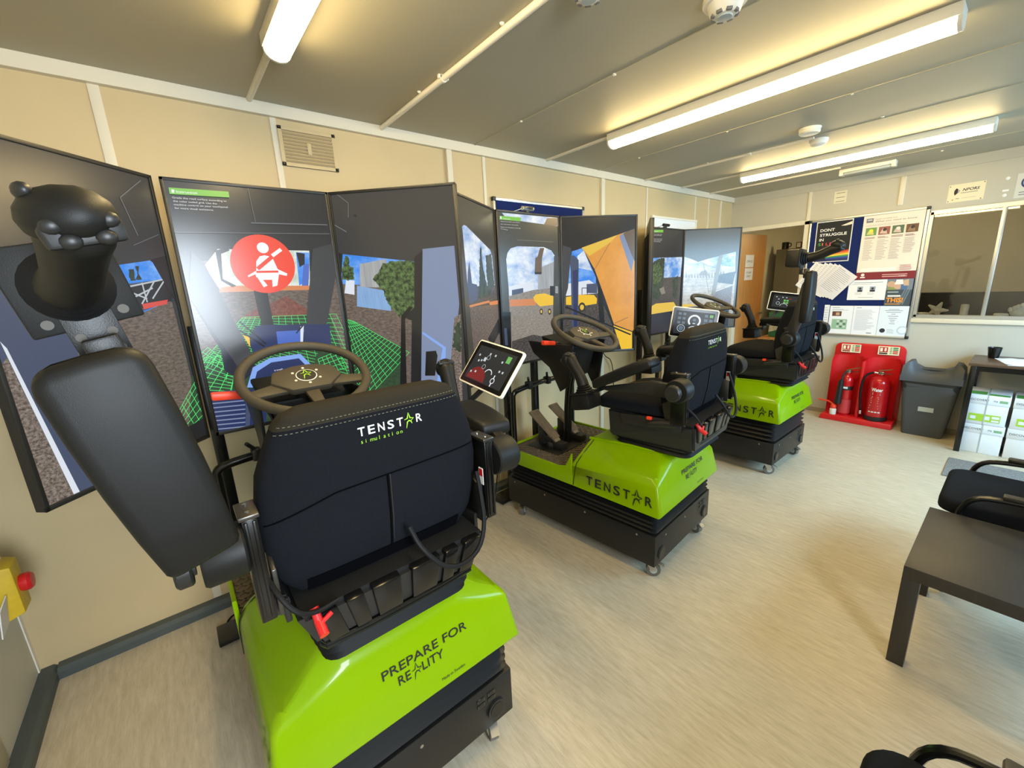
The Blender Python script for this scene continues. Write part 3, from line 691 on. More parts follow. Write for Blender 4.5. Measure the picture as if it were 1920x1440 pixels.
S.poly([(1003, 497), (1275, 398), (1215, 460), (1060, 560)], S_yel2, k5); S.poly([(1285, 410), (1330, 380), (1400, 560), (1375, 680)], S_grayblue, k5); S.poly([(1315, 390), (1400, 345), (1400, 600), (1375, 545)], S_brn, k5)
S.line([(1215, 460), (1100, 660)], 0.003, S_brn, k5); S.line([(1250, 1065), (1350, 1020)], 0.004, S_brn, k5)
S.poly([(1240, 1080), (1380, 1130), (1380, 1290), (1310, 1290)], S_yel, k5); S.line([(880, 940), (1370, 1150)], 0.011, S_black, k5)
S.poly([(840, 250), (1420, 240), (1400, 355), (935, 522), (925, 500), (845, 440)], S_dark2, k5); S.poly([(860, 480), (925, 500), (900, 800), (870, 900), (850, 700)], S_pil, k5)
S.done()
d = (Vector((1.13, 1.775))-A2).normalized()
S = Screen('portrait screen showing a minaret tower and trees under cloud', A2-Vector((0.012, 0))+d*SW, A2-Vector((0.012, 0)), Z2, GS, S_brown)
S.poly([(108, 340), (120, 326), (140, 335), (318, 515), (332, 560), (352, 780), (390, 960), (400, 1320), (200, 1320), (165, 950)], S_ddirt, k5)
S.poly([(108, 340), (120, 326), (140, 335), (318, 515), (332, 560), (352, 780), (150, 790)], S_sky2, k5)
S.poly([(148, 770), (150, 680), (160, 600), (172, 680), (182, 765), (220, 775), (225, 890), (165, 925)], S_slate, k5)
S.poly([(240, 500), (250, 480), (258, 600), (285, 750), (320, 860), (235, 880)], S_treed, k5); S.poly([(285, 560), (325, 540), (350, 780), (310, 860), (290, 700)], S_treed, k5)
S.poly([(162, 930), (310, 893), (315, 908), (166, 946)], S_org2, k5); S.poly([(310, 905), (385, 890), (388, 925), (315, 928)], S_org2, k5)
S.poly([(165, 946), (390, 920), (400, 1320), (200, 1320)], S_dirt, k5)
S.poly([(300, 1180), (385, 1020), (390, 1130), (330, 1240)], S_dark2, k5)
S.done()
# ---------------- simulator by the noticeboard wall
k6 = lambda x, y: (1180+x/4.8, 400+y/4.8)
A3, B3 = Vector((3.408, 2.2)), Vector((3.975, 2.2))
S = Screen('portrait screen showing a green conifer and yellow bonnet', A3, B3, Z2, GS, S_dark)
S.poly([(195, 402), (480, 393), (460, 590), (180, 600)], S_sky, k6)
S.poly([(175, 590), (470, 570), (440, 880), (165, 900)], S_ddirt, k6)
S.poly([(200, 470), (225, 430), (290, 400), (320, 400), (310, 600), (270, 780), (175, 760)], S_treed, k6); S.poly([(210, 470), (270, 440), (300, 520), (280, 620), (220, 640)], S_tree, k6); S.poly([(390, 600), (440, 560), (430, 760), (390, 760)], S_treed, k6)
S.poly([(160, 860), (240, 812), (400, 798), (430, 850), (425, 885), (160, 920)], S_yel2, k6); S.poly([(160, 915), (440, 870), (440, 1100), (150, 1120)], S_blueblk, k6)
S.poly([(205, 148), (306, 148), (306, 172), (205, 172)], S_bar, k6); S.text('Instruction', (215, 166), (260, 166), 0.006, S_white, k6)
for y, x in ((190, 295), (200, 290), (232, 296), (245, 292), (256, 280)): S.text('Operate the machine safely', (210, y), (x, y+2), 0.006, S_txt, k6)
S.poly([(270, 680), (310, 660), (325, 720), (290, 730)], S_grey, k6)
S.done()
d = (Vector((4.428, 1.859))-B3).normalized()
S = Screen('portrait screen showing a pale quarry, sky and windscreen pillar beside the door', B3+Vector((0.006, 0)), B3+Vector((0.006, 0))+d*SW, Z2, GS, smat('visor_grey', (84, 81, 70)))
S.poly([(490, 390), (560, 412), (620, 438), (700, 412), (960, 345), (950, 600), (480, 600)], S_sky2, k6); S.poly([(820, 385), (960, 345), (950, 480), (830, 470)], S_sky, k6)
S.poly([(470, 570), (640, 520), (800, 500), (960, 540), (930, 900), (440, 900)], S_pale, k6)
S.poly([(620, 560), (650, 520), (690, 510), (720, 560)], S_dirt2, k6)
for i in range(16):
    x = 505+i*26; S.poly([(x, 580), (x+6, 510+(i*37 % 40)), (x+14, 580)], S_grey if i < 10 else S_ddirt, k6)
S.poly([(780, 560), (960, 520), (930, 640), (780, 620)], S_ddirt, k6); S.poly([(740, 720), (930, 650), (910, 840), (760, 800)], S_gravel, k6)
S.poly([(805, 380), (842, 372), (770, 740), (735, 745)], S_grey, k6); S.line([(640, 440), (700, 470), (830, 500)], 0.005, S_grey, k6); S.line([(665, 450), (690, 560), (715, 720)], 0.004, S_grey, k6)
S.poly([(430, 820), (560, 815), (600, 830), (440, 860)], S_yel2, k6); S.poly([(420, 850), (900, 820), (880, 1100), (420, 1100)], S_blueblk, k6)
S.done()
d = (Vector((2.946, 1.872))-A3).normalized()
S = Screen('portrait screen seen edge-on from behind, next to the orange-boom screen', A3-Vector((0.006, 0))+d*SW, A3-Vector((0.006, 0)), Z2, GS, S_dark)
S.raw([(-0.25, 0.4), (0.25, 0.4), (0.25, 0.7), (-0.25, 0.7)], S_sky); S.raw([(-0.25, 0.1), (0.25, 0.1), (0.25, 0.4), (-0.25, 0.4)], S_dirt)
S.done()
# webcams on the screen tops
for i, (x, y, lab) in enumerate(((1.885, 2.118, 'small black tracking camera on top of the bucket screen'), (3.66, 2.215, 'small black tracking camera on top of the conifer screen'))):
    t = thing('tracking_camera', lab, 'camera', (x, y, Z2+SH))
    MB().box((0, 0, 0.006), (0.03, 0.03, 0.012), bev=0.003).build('clip', M_black, t)
    MB().tube([(-0.045, -0.012, 0.024), (0.045, -0.012, 0.024)], 0.013, seg=16).build('body', M_black if i else M_alu, t)
    MB().box((0, -0.0255, 0.024), (0.075, 0.003, 0.014), bev=0.001).build('lens_bar', M_gloss, t)
    MB().tube([(-0.045, -0.01, 0.022), (-0.07, -0.005, 0.014), (-0.09, 0.01, 0.006), (-0.11, 0.02, 0.005)], 0.002, smooth=2, seg=6).build('cable', M_white if not i else M_black, t)

# ------------------------------------------------------------------ simulator platforms
def rrect(hx, hy, r, cx=0.0, cy=0.0, n=4):
    out = []
    for (sx, sy, a0) in ((1, 1, 0), (-1, 1, PI/2), (-1, -1, PI), (1, -1, 1.5*PI)):
        for i in range(n+1):
            a = a0+PI/2*i/n; out.append((cx+sx*(hx-r)+r*math.cos(a), cy+sy*(hy-r)+r*math.sin(a)))
    return out
LEN = 1.045; HW = 0.33
SCREW = None
def caster(name, parent, x, y, ang):
    c = MB()
    c.box((0, 0, 0.094), (0.075, 0.065, 0.006), M_steel)
    for s in (-1, 1): c.prism([(-0.02, 0.09), (0.028, 0.09), (0.036, 0.035), (0.012, 0.03)], (0, s*0.018-0.0015, 0), (1, 0, 0), (0, 0, 1), -0.003, M_steel)
    c.cyl((0.022, -0.014, 0.036), (0.022, 0.014, 0.036), 0.036, mat('caster_tyre', (104, 100, 92), 0.6), 24); c.cyl((0.022, -0.0165, 0.036), (0.022, 0.0165, 0.036), 0.019, M_greyb, 18)
    c.box((0.052, 0, 0.07), (0.05, 0.028, 0.004), M_steel, R=Ry(0.5))
    o = c.build(name, None, parent); o.location = (x, y, 0); o.rotation_euler = (0, 0, ang); return o
def platform(label, O, ang, lift, posts, pv):
    t = thing('simulator_platform', label, 'simulator', (O[0], O[1], 0), ang, 'driving simulator platforms')
    L = lift
    for x, y, a in ((-0.27, 0.06, -1.0), (0.27, 0.06, -1.9), (-0.27, 0.97, -2.6), (0.27, 0.97, 0.4)): caster('caster', t, x, y, a)
    ch = MB().bb((-HW, 0, 0.098), (HW, LEN, 0.268), bev=0.004).build('chassis', M_blackp, t)
    sc = None
    def screw(p, n):
        c = MB().cyl(p, Vector(p)+Vector(n)*0.002, 0.0055, seg=10).build('screw', M_steel, ch)
    for y in (0.10, 0.42, 0.72, 0.98): screw((-HW, y, 0.245), (-1, 0, 0)); screw((HW, y, 0.245), (1, 0, 0))
    for x in (-0.22, 0.0, 0.2): screw((x, 0, 0.235), (0, -1, 0))
    # rear sockets
    for x in (-0.265, 0.262):
        MB().cyl((x, 0.0, 0.155), (x, -0.006, 0.155), 0.034, M_black, 24).cyl((x, -0.006, 0.155), (x, -0.0075, 0.155), 0.026, M_gloss, 24).build('round_socket', None, ch)
    for z in (0.212, 0.232):
        for x in (0.205, 0.245):
            MB().bb((x-0.014, -0.003, z-0.006), (x+0.014, 0, z+0.006), M_dksteel).bb((x-0.01, -0.0035, z-0.003), (x+0.01, -0.003, z+0.003), M_ink).build('port', None, ch)
    # bellows
    zb0, zb1 = 0.268, 0.392+L; n = 5; rings = []
    for i in range(n*2+1):
        z = zb0+(zb1-zb0)*i/(n*2); o = -0.016 if i % 2 == 0 else 0.005
        rings.append([(x, y, z) for x, y in rrect(HW-0.008+o, LEN/2-0.008+o, 0.03, 0, LEN/2)])
    MB().loft(rings).build('bellows', M_bellow, t, angle=20)
    # lime cowling
    zb, zs, zt = 0.388+L, 0.545+L, 0.652+L
    A = [(-0.342, 0.52), (-0.352, -0.035), (0.352, -0.035), (0.342, 0.52)]
    b = bmesh.new()
    V = lambda x, y, z: b.verts.new((x, y, z))
    aFL, aRL, aRR, aFR = (V(x, y, zb) for x, y in A)
    bFL, bRL, bRR, bFR = V(-0.338, 0.505, zs-0.03), V(-0.33, 0.0, zs), V(0.33, 0.0, zs), V(0.338, 0.505, zs-0.03)
    sFL, sFR = V(-0.315, 0.47, zs+0.035), V(0.315, 0.47, zs+0.035)
    sRL, sRR = V(-0.30, 0.03, zs+0.022), V(0.30, 0.03, zs+0.022)
    cFL, cRL, cRR, cFR = V(-0.215, 0.455, zt), V(-0.185, 0.065, zt), V(0.185, 0.065, zt), V(0.215, 0.455, zt)
    mRL, mRR = V(-0.15, 0.0123, zs+0.055), V(0.15, 0.0123, zs+0.055)
    F = b.faces.new
    F((aRL, aFL, bFL, bRL)); F((bRL, bFL, sFL, sRL)); F((sRL, sFL, cFL, cRL))
    F((aFR, aRR, bRR, bFR)); F((bFR, bRR, sRR, sFR)); F((sFR, sRR, cRR, cFR))
    F((cRL, cFL, cFR, cRR)); F((aRL, bRL, mRL, mRR, bRR, aRR)); F((mRL, cRL, cRR, mRR)); F((bRL, sRL, cRL, mRL)); F((bRR, mRR, cRR, sRR))
    F((aFL, aFR, bFR, bFL)); F((bFL, bFR, sFR, sFL)); F((sFL, sFR, cFR, cFL)); F((aFL, aRL, aRR, aFR))
    bmesh.ops.recalc_face_normals(b, faces=b.faces[:])
    bmesh.ops.bevel(b, geom=[e for e in b.edges if not any(v in (aFL, aFR) for v in e.verts)], offset=0.018, segments=4, affect='EDGES', profile=0.5, clamp_overlap=True)
    cow = MB().bm(b).build('cowling', M_green, t, angle=50)
    # raised seat pocket edge and front joint line
    for s in (-1, 1):
        MB().tube([(s*0.225, 0.46, zt-0.006), (s*0.20, 0.25, zt+0.0), (s*0.19, 0.11, zt-0.001), (s*0.16, 0.07, zt-0.004)], 0.008, seg=8, smooth=1).build('moulded_ridge', M_green, cow)
        MB().tube([(s*0.343, 0.49, zb+0.005), (s*0.341, 0.478, zs-0.035), (s*0.318, 0.445, zs+0.034), (s*0.215, 0.428, zt+0.001)], 0.0022, seg=6, smooth=1).build('joint_line', M_ink, cow)
        # side rail of the deck, sweeping up into the cowling
        ra = [(0.50, zb+0.0), (LEN, zb+0.0), (LEN, zb+0.095), (0.60, zb+0.090), (0.545, zb+0.105), (0.52, zb+0.15), (0.50, zb+0.19)]
        MB().prism(ra, (s*0.345 if s < 0 else s*0.345-0.014, 0, 0), (0, 1, 0), (0, 0, 1), 0.014, bev=0.003).build('side_rail', M_green, t)
    MB().bb((-0.335, LEN-0.012, zb), (0.335, LEN, zb+0.09), bev=0.003).build('front_rail', M_green, t)
    # deck with raised tread
    zd = zb+0.078
    MB().bb((-0.332, 0.48, zd-0.02), (0.332, LEN-0.012, zd)).build('deck', M_tread, t)
    tr = MB(); p = 0.03
    i = 0
    y = 0.52
    while y < LEN-0.03:
        j = 0; x = -0.318
        while x < 0.32:
            if not (abs(x+0.02) < 0.20 and y > 0.70 and y < 0.96):
                tr.box((x, y, zd+0.002), (0.024, 0.009, 0.008), R=Rz(PI/4 if (i+j) % 2 else -PI/4))
            x += p*0.8; j += 1
        y += p*0.8; i += 1
    o = tr.build('tread_pattern', M_tread, t, smooth=False); o['kind'] = 'stuff'
    # pedals
    pb = MB().bb((-0.22, 0.70, zd), (0.19, 0.96, zd+0.008), bev=0.002).build('pedal_plate', M_blackp, t)
    for x in (-0.125, 0.07):
        R = Rx(0.66)
        q = MB()
        prof = [(-0.15, 0.02), (-0.145, 0.0), (0.13, 0.0), (0.15, 0.012), (0.15, 0.03), (-0.13, 0.035)]
        M = Matrix.Translation((x, 0.885, zd+0.135)) @ R.to_4x4() @ Matrix.Scale(0.86, 4)
        q.hexa([(-0.028, -0.16, -0.012), (0.028, -0.16, -0.012), (0.05, 0.15, -0.012), (-0.05, 0.15, -0.012), (-0.028, -0.16, 0.006), (0.028, -0.16, 0.006), (0.05, 0.15, 0.01), (-0.05, 0.15, 0.01)], bev=0.006)
        for i in range(9):
            u = -0.04+i*0.01
            q.box((u*0.85, 0.0+0.0, 0.011), (0.0045, 0.27, 0.006), R=Rz(-u*0.22))
        q.xform(M); ped = q.build('pedal', mat('pedal_rubber', (112, 100, 80), 0.7, noise=(40, 0.15)), t)
        MB().bb((x-0.03, 0.72, zd+0.006), (x+0.03, 0.80, zd+0.05), bev=0.006).bb((x-0.014, 0.80, zd+0.03), (x+0.014, 0.94, zd+0.06), bev=0.004).bb((x-0.02, 0.88, zd+0.008), (x+0.02, 0.93, zd+0.13), bev=0.004).build('pedal_arm', M_black, ped)
    # tubular hoop and clamps
    hz = zd+0.385
    MB().tube([(-0.30, 0.995, zd), (-0.30, 0.995, hz-0.05), (-0.30, 0.99, hz-0.02), (-0.27, 0.985, hz), (-0.1, 0.985, hz+0.012), (0.1, 0.985, hz+0.012), (0.27, 0.985, hz), (0.30, 0.99, hz-0.02), (0.30, 0.995, hz-0.05), (0.30, 0.995, zd)], 0.017, seg=12, smooth=2).build('tube_hoop', M_gloss, t)
    for x in (-0.16, 0.02):
        MB().box((x, 0.985, hz+0.012), (0.035, 0.05, 0.05), bev=0.008).cyl((x, 0.985, hz+0.03), (x-0.03, 0.96, hz+0.07), 0.008, seg=10).build('clamp', M_black, t)
    for x, zt_ in posts:
        MB().bb((x-0.022, pv, 0.02), (x+0.022, pv+0.04, zt_), bev=0.004).build('screen_post', M_gloss, t)
        MB().bb((x-0.16, pv-0.05, 0.008), (x+0.16, pv+0.08, 0.03), bev=0.004).build('post_foot', M_gloss, t)
    # steering column and console
    zc = L
    MB().tube([(0, 0.80, zd), (0, 0.79, 0.80+zc), (0, 0.745, 1.0+zc), (0, 0.70, 1.12+zc)], 0.026, seg=14, smooth=2).build('steering_column', M_gloss, t)
    con = MB().hexa([(-0.10, 0.70, 0.93+zc), (0.10, 0.70, 0.93+zc), (0.07, 0.84, 0.90+zc), (-0.07, 0.84, 0.90+zc), (-0.13, 0.66, 1.13+zc), (0.13, 0.66, 1.13+zc), (0.15, 0.88, 1.19+zc), (-0.15, 0.88, 1.19+zc)], bev=0.012).build('console', M_blackm, t)
    for s in (-1, 1):
        MB().prism([(0.62, 1.145+zc), (0.97, 1.155+zc), (0.93, 1.08+zc), (0.80, 1.0+zc), (0.72, 0.86+zc), (0.66, 0.90+zc)], (-0.165 if s < 0 else 0.155, 0, 0), (0, 1, 0), (0, 0, 1), 0.01, bev=0.002).build('side_plate', M_blackp, con)
    MB().hexa([(-0.275, 0.735, 1.155+zc), (-0.165, 0.745, 1.14+zc), (-0.165, 0.78, 1.14+zc), (-0.275, 0.765, 1.155+zc), (-0.275, 0.735, 1.182+zc), (-0.165, 0.745, 1.165+zc), (-0.165, 0.78, 1.165+zc), (-0.275, 0.765, 1.182+zc)], bev=0.006).build('lever', M_redor, con)['label'] = 'orange-red parking brake lever'
    MB().cyl((-0.17, 0.76, 1.15+zc), (-0.09, 0.76, 1.14+zc), 0.012, seg=12).cyl((0.1, 0.74, 1.14+zc), (0.24, 0.73, 1.16+zc), 0.008, seg=10).build('stalk', M_black, con)
    # steering wheel
    C = Vector((0, 0.655, 1.205+zc)); R = Rx(math.radians(26)); Mw = Matrix.Translation(C) @ R.to_4x4(); RW = 0.198
    sw = MB().tube([(RW*math.cos(2*PI*i/48), RW*math.sin(2*PI*i/48), 0) for i in range(48)], 0.0165, seg=12, closed=True).xform(Mw).build('steering_wheel', M_wheel, t)
    sp = MB()
    for a in (math.radians(200), math.radians(340), math.radians(270)):
        c, s = math.cos(a), math.sin(a); wd = 0.032 if abs(a-1.5*PI) > 0.1 else 0.024
        sp.hexa([Vector((c*0.05-s*wd, s*0.05+c*wd, -0.03)), Vector((c*0.05+s*wd, s*0.05-c*wd, -0.03)), Vector((c*RW+s*wd*0.6, s*RW-c*wd*0.6, -0.008)), Vector((c*RW-s*wd*0.6, s*RW+c*wd*0.6, -0.008)),
                 Vector((c*0.05-s*wd, s*0.05+c*wd, -0.014)), Vector((c*0.05+s*wd, s*0.05-c*wd, -0.014)), Vector((c*RW+s*wd*0.6, s*RW-c*wd*0.6, 0.006)), Vector((c*RW-s*wd*0.6, s*RW+c*wd*0.6, 0.006))], bev=0.004)
    sp.xform(Mw).build('spoke', M_wheel, sw)
    hub = MB().prism([(-0.115, -0.015), (-0.06, -0.07), (0.06, -0.07), (0.115, -0.015), (0.10, 0.045), (0.03, 0.07), (-0.03, 0.07), (-0.10, 0.045)], (0, 0, -0.024), (1, 0, 0), (0, 1, 0), 0.026, bev=0.007).xform(Mw).build('hub', M_wheel, sw)
    e = MB().cyl((0, 0, 0.002), (0, 0, 0.0032), 0.034, M_inkw, 28).cyl((0, 0, 0.0032), (0, 0, 0.0042), 0.031, M_ink, 28)
    ribbon(e, STAR1, 0.13, (-0.018, -0.008, 0.0048), EX, EY, 0.034, M_inkgreen); ribbon(e, STAR2, 0.13, (-0.018, -0.008, 0.0048), EX, EY, 0.034, M_inkgreen)
    for k in range(6):
        a = 2*PI*(k+0.5)/6; e.cyl((0.045*math.cos(a), 0.045*math.sin(a), 0.002), (0.045*math.cos(a), 0.045*math.sin(a), 0.0036), 0.0045, M_paper2, 10)
    e.xform(Mw).build('emblem', None, sw)
    MB().tube([(0, 0.70, 1.13+zc), C+R@Vector((0, 0, -0.02))], 0.04, seg=16).build('column_shroud', M_blackm, sw)
    # lettering
    le = MB()
    no = Vector((0, -0.035/0.157, 0)).normalized()
    nrm = Vector((0, -(zs-zb), -0.035)).normalized(); up = Vector((0, 0.035, zs-zb)).normalized()
    O0 = Vector((0, -0.0375, zb))
    text(le, 'PREPARE FOR', O0+EX*0.045+up*0.128, EX, up, 0.024, M_ink, 'C', width=0.255, bold=0.008)
    w_ = text(le, 'RE', O0+EX*-0.045+up*0.092, EX, up, 0.024, M_ink, 'L', bold=0.008)
    so = O0+EX*(-0.045+w_+0.004)+up*0.092
    ribbon(le, STAR1, 0.12, so, EX, up, 0.026, M_ink); ribbon(le, STAR2, 0.12, so, EX, up, 0.026, M_ink)
    text(le, 'LITY', so+EX*0.030, EX, up, 0.024, M_ink, 'L', bold=0.008)
    lm = MB(); text(lm, 'Made in Sweden', O0+EX*0.07+up*0.03, EX, up, 0.0085, M_ink, 'L', width=0.075); lm.build('maker_lettering', None, cow, smooth=False)
    le.build('slogan_lettering', None, cow, smooth=False)
    for s in (-1, 1):
        ls = MB()
        upv = Vector((0.014*(-s)*0+(-s)*0.004, 0, 0.157)).normalized()
        tenstar(ls, (s*0.3505, 0.395 if s < 0 else 0.03, zb+0.045), (0, -1, 0) if s < 0 else (0, 1, 0), upv, 0.385, M_ink, M_ink)
        ls.build('side_lettering', None, cow, smooth=False)
    return t
platform('lime and black simulator platform closest to the yellow switch box', (0.335, 0.905), 0.0, 0.02, ((-0.265, 1.4), (0.265, 1.4)), 1.165)
platform('lime and black simulator platform in the middle of the row', (1.967, 1.007), math.radians(4.73), 0.0, ((-0.15, 1.4), (0.128, 1.4)), 1.185)
platform('lime and black simulator platform closest to the fire extinguishers', (3.605, 1.03), 0.0, 0.045, ((-0.18, 1.4), (0.32, 1.4)), 1.245)

# ------------------------------------------------------------------ operator seats
def back_section(z):
    """half width, rear y, front y of the backrest at height z (seat frame, z relative to 0)"""
    K = [(0.835, 0.215, 0.045, 0.115), (0.88, 0.25, 0.028, 0.135), (0.96, 0.268, 0.012, 0.14), (1.05, 0.27, 0.004, 0.135), (1.13, 0.258, 0.0, 0.12), (1.20, 0.232, 0.0, 0.10), (1.235, 0.215, 0.003, 0.09), (1.257, 0.196, 0.012, 0.08), (1.268, 0.165, 0.028, 0.066)]
    if z <= K[0][0]: return K[0][1:]
    for a, b in zip(K, K[1:]):
        if z <= b[0]:
            t = (z-a[0])/(b[0]-a[0]); t2 = t
            return tuple(a[i]+(b[i]-a[i])*t2 for i in (1, 2, 3))
    return K[-1][1:]
def back_pt(a, z, off=0.0):
    """a: angle around the section, superellipse"""
    hw, y0, y1 = back_section(z); cx = math.cos(a); sy = math.sin(a); e = 0.42
    x = (hw+off)*math.copysign(abs(cx)**e, cx); y = (y0+y1)/2+((y1-y0)/2+off)*math.copysign(abs(sy)**e, sy)
    return Vector((x, y, z))
def back_rear(x, z, off=0.0015):
    hw, y0, y1 = back_section(z); e = 0.42
    c = min(1.0, abs(x)/hw)**(1/e); s = math.sqrt(max(0, 1-c*c))**e if c < 1 else 0
    return Vector((x, (y0+y1)/2-((y1-y0)/2)*s-off, z))
def armrest(seat, side, piv, pitch, roll, toe, woff=0.0, ptilt=0.0, foff=0.0, xoff=0.0, slean=0.0, jx=0.0, label=None):
    """built forward along +y from the pivot, then turned; side -1 left, +1 right"""
    M = Matrix.Translation(Vector(piv)+EX*xoff) @ Rz(toe).to_4x4() @ Ry(roll).to_4x4() @ Rx(pitch).to_4x4()
    # pad
    rings = []
    N = 20
    for f, hw, z0, z1 in ((0.108, 0.040, 0.058, 0.078), (0.111, 0.046, 0.051, 0.088), (0.120, 0.050, 0.047, 0.094), (0.19, 0.055, 0.046, 0.099), (0.27, 0.0585, 0.046, 0.101), (0.35, 0.0595, 0.047, 0.100), (0.415, 0.0585, 0.05, 0.096), (0.428, 0.056, 0.052, 0.093), (0.434, 0.053, 0.056, 0.086), (0.436, 0.046, 0.062, 0.078)):
        r = []
        for i in range(N):
            a = 2*PI*i/N; c, s = math.cos(a), math.sin(a); e = 0.35
            r.append((hw*math.copysign(abs(c)**e, c), f+(0.012*(1-(c*c)) if f > 0.4 else 0.0), (z0+z1)/2+(z1-z0)/2*math.copysign(abs(s)**(0.5 if s > 0 else 0.35), s)))
        rings.append(r)
    pad = MB().loft(rings).xform(Matrix.Translation((0, 0.27+foff, 0.07+woff)) @ Rx(ptilt).to_4x4() @ Matrix.Translation((0, -0.27, -0.07))).xform(M).build('armrest', M_blackm, seat, angle=60)
    if label: pad['label'] = label
    MB().prism([(-0.03, -0.025), (0.05, -0.03), (0.16, 0.0), (0.36, 0.03), (0.40, 0.05), (0.12, 0.055), (0.04, 0.035), (-0.03, 0.03)], (-0.016, 0, 0), (0, 1, 0), (0, 0, 1), 0.032, bev=0.005).xform(M).build('arm_bar', M_black, pad)
    s = side
    MB().lathe([(0.0, 0.0), (0.048, 0.0), (0.052, 0.004), (0.052, 0.066), (0.048, 0.072), (0.0, 0.074)], seg=28).xform(Matrix.Translation(piv) @ Matrix.Translation((s*-0.035, 0, 0)) @ Ry(s*PI/2).to_4x4()).build('pivot_drum', M_blackm, pad)
    kn = MB() if s < 0 else None
    if kn: kn.cyl((s*0.045, 0, 0), (s*0.052, 0, 0), 0.02, seg=16)
    if kn: kn.lathe([(0.0, 0.05), (0.033, 0.05), (0.036, 0.054), (0.036, 0.072), (0.031, 0.077), (0.0, 0.078)], seg=12, M=Ry(s*PI/2).to_4x4())
    if kn: kn.xform(Matrix.Translation(piv)).build('adjust_knob', M_black, pad)
    # joystick bracket, box, boot, grip
    M = M @ Matrix.Translation((jx, foff, 0.6*woff))
    MB().bb((-0.028, 0.425, 0.008), (0.028, 0.505, 0.014), bev=0.001).bb((-0.02, 0.40, 0.03), (0.02, 0.46, 0.055), bev=0.004).bb((-0.028, 0.425, 0.008), (0.028, 0.431, 0.06), bev=0.001).xform(M).build('bracket', M_blackp, pad)
    for x in (-0.017, 0.017):
        for f in (0.437, 0.462):
            MB().cyl((x, f, 0.013), (x, f, 0.0165), 0.006, seg=10).xform(M).build('bolt', M_bolt, pad)
    MB().bb((-0.058, 0.475, -0.075), (0.058, 0.585, 0.006), bev=0.012).xform(M).build('joystick_box', M_blackm, pad)
    MB().bb((-0.06, 0.472, 0.004), (0.06, 0.588, 0.012), bev=0.003).xform(M).build('box_lid', M_blackm, pad)
    for x in (-0.04, 0.04):
        MB().cyl((x, 0.487, 0.011), (x, 0.487, 0.0145), 0.0065, seg=12).xform(M).build('bolt', M_bolt, pad)
    rg = []
    for i in range(9):
        r = 0.046-0.022*i/8+(0.004 if i % 2 else -0.002); rg.append((r, 0.011+0.044*i/8))
    MB().lathe([(0.0, 0.011)]+rg+[(0.0, 0.056)], seg=24, M=Matrix.Translation((0, 0.53, 0))).xform(M).build('boot', M_rubber, pad)
    g0 = Vector((0, 0.53, 0.05))
    SH_ = Matrix.Identity(4); SH_[0][2] = slean; M = M @ Matrix.Translation(g0) @ SH_ @ Matrix.Translation(-g0)
    path = [(0, 0.0, -0.005, 0.031), (0, 0.006, 0.03, 0.029), (0, 0.016, 0.06, 0.028), (0, 0.030, 0.09, 0.029), (0, 0.044, 0.12, 0.031), (0, 0.052, 0.145, 0.032), (0, 0.054, 0.162, 0.026), (0, 0.054, 0.168, 0.012)]
    gr = MB().tube([g0+Vector(p[:3]) for p in path], [p[3] for p in path], seg=16).xform(M).build('grip', M_blackm, pad, angle=70)
    MB().ellipsoid(g0+Vector((0, 0.066, 0.142)), (0.039, 0.030, 0.040), R=Rx(0.3)).xform(M).build('grip_head', M_blackm, pad, angle=70)
    MB().prism([(-0.032, 0.0), (0.032, 0.0), (0.034, 0.02), (0.02, 0.034), (-0.02, 0.034), (-0.034, 0.02)], g0+Vector((0, 0.034, 0.160)), (1, 0, 0), (0, 1, 0), 0.010, bev=0.004).xform(M).build('button_plate', M_black, pad)
    for x, dy, dz in ((-0.022, 0.056, 0.170), (0.0, 0.060, 0.171), (0.022, 0.056, 0.170), (-0.014, 0.040, 0.169), (0.014, 0.040, 0.169)):
        MB().ellipsoid(g0+Vector((x, dy, dz)), (0.0095, 0.0082, 0.0055), seg=12, rings=8).xform(M).build('button', M_black, pad)
    MB().ellipsoid(g0+Vector((-0.022, 0.092, 0.142)), (0.008, 0.009, 0.011), seg=12, rings=8).xform(M).build('button', M_black, pad)
    return pad
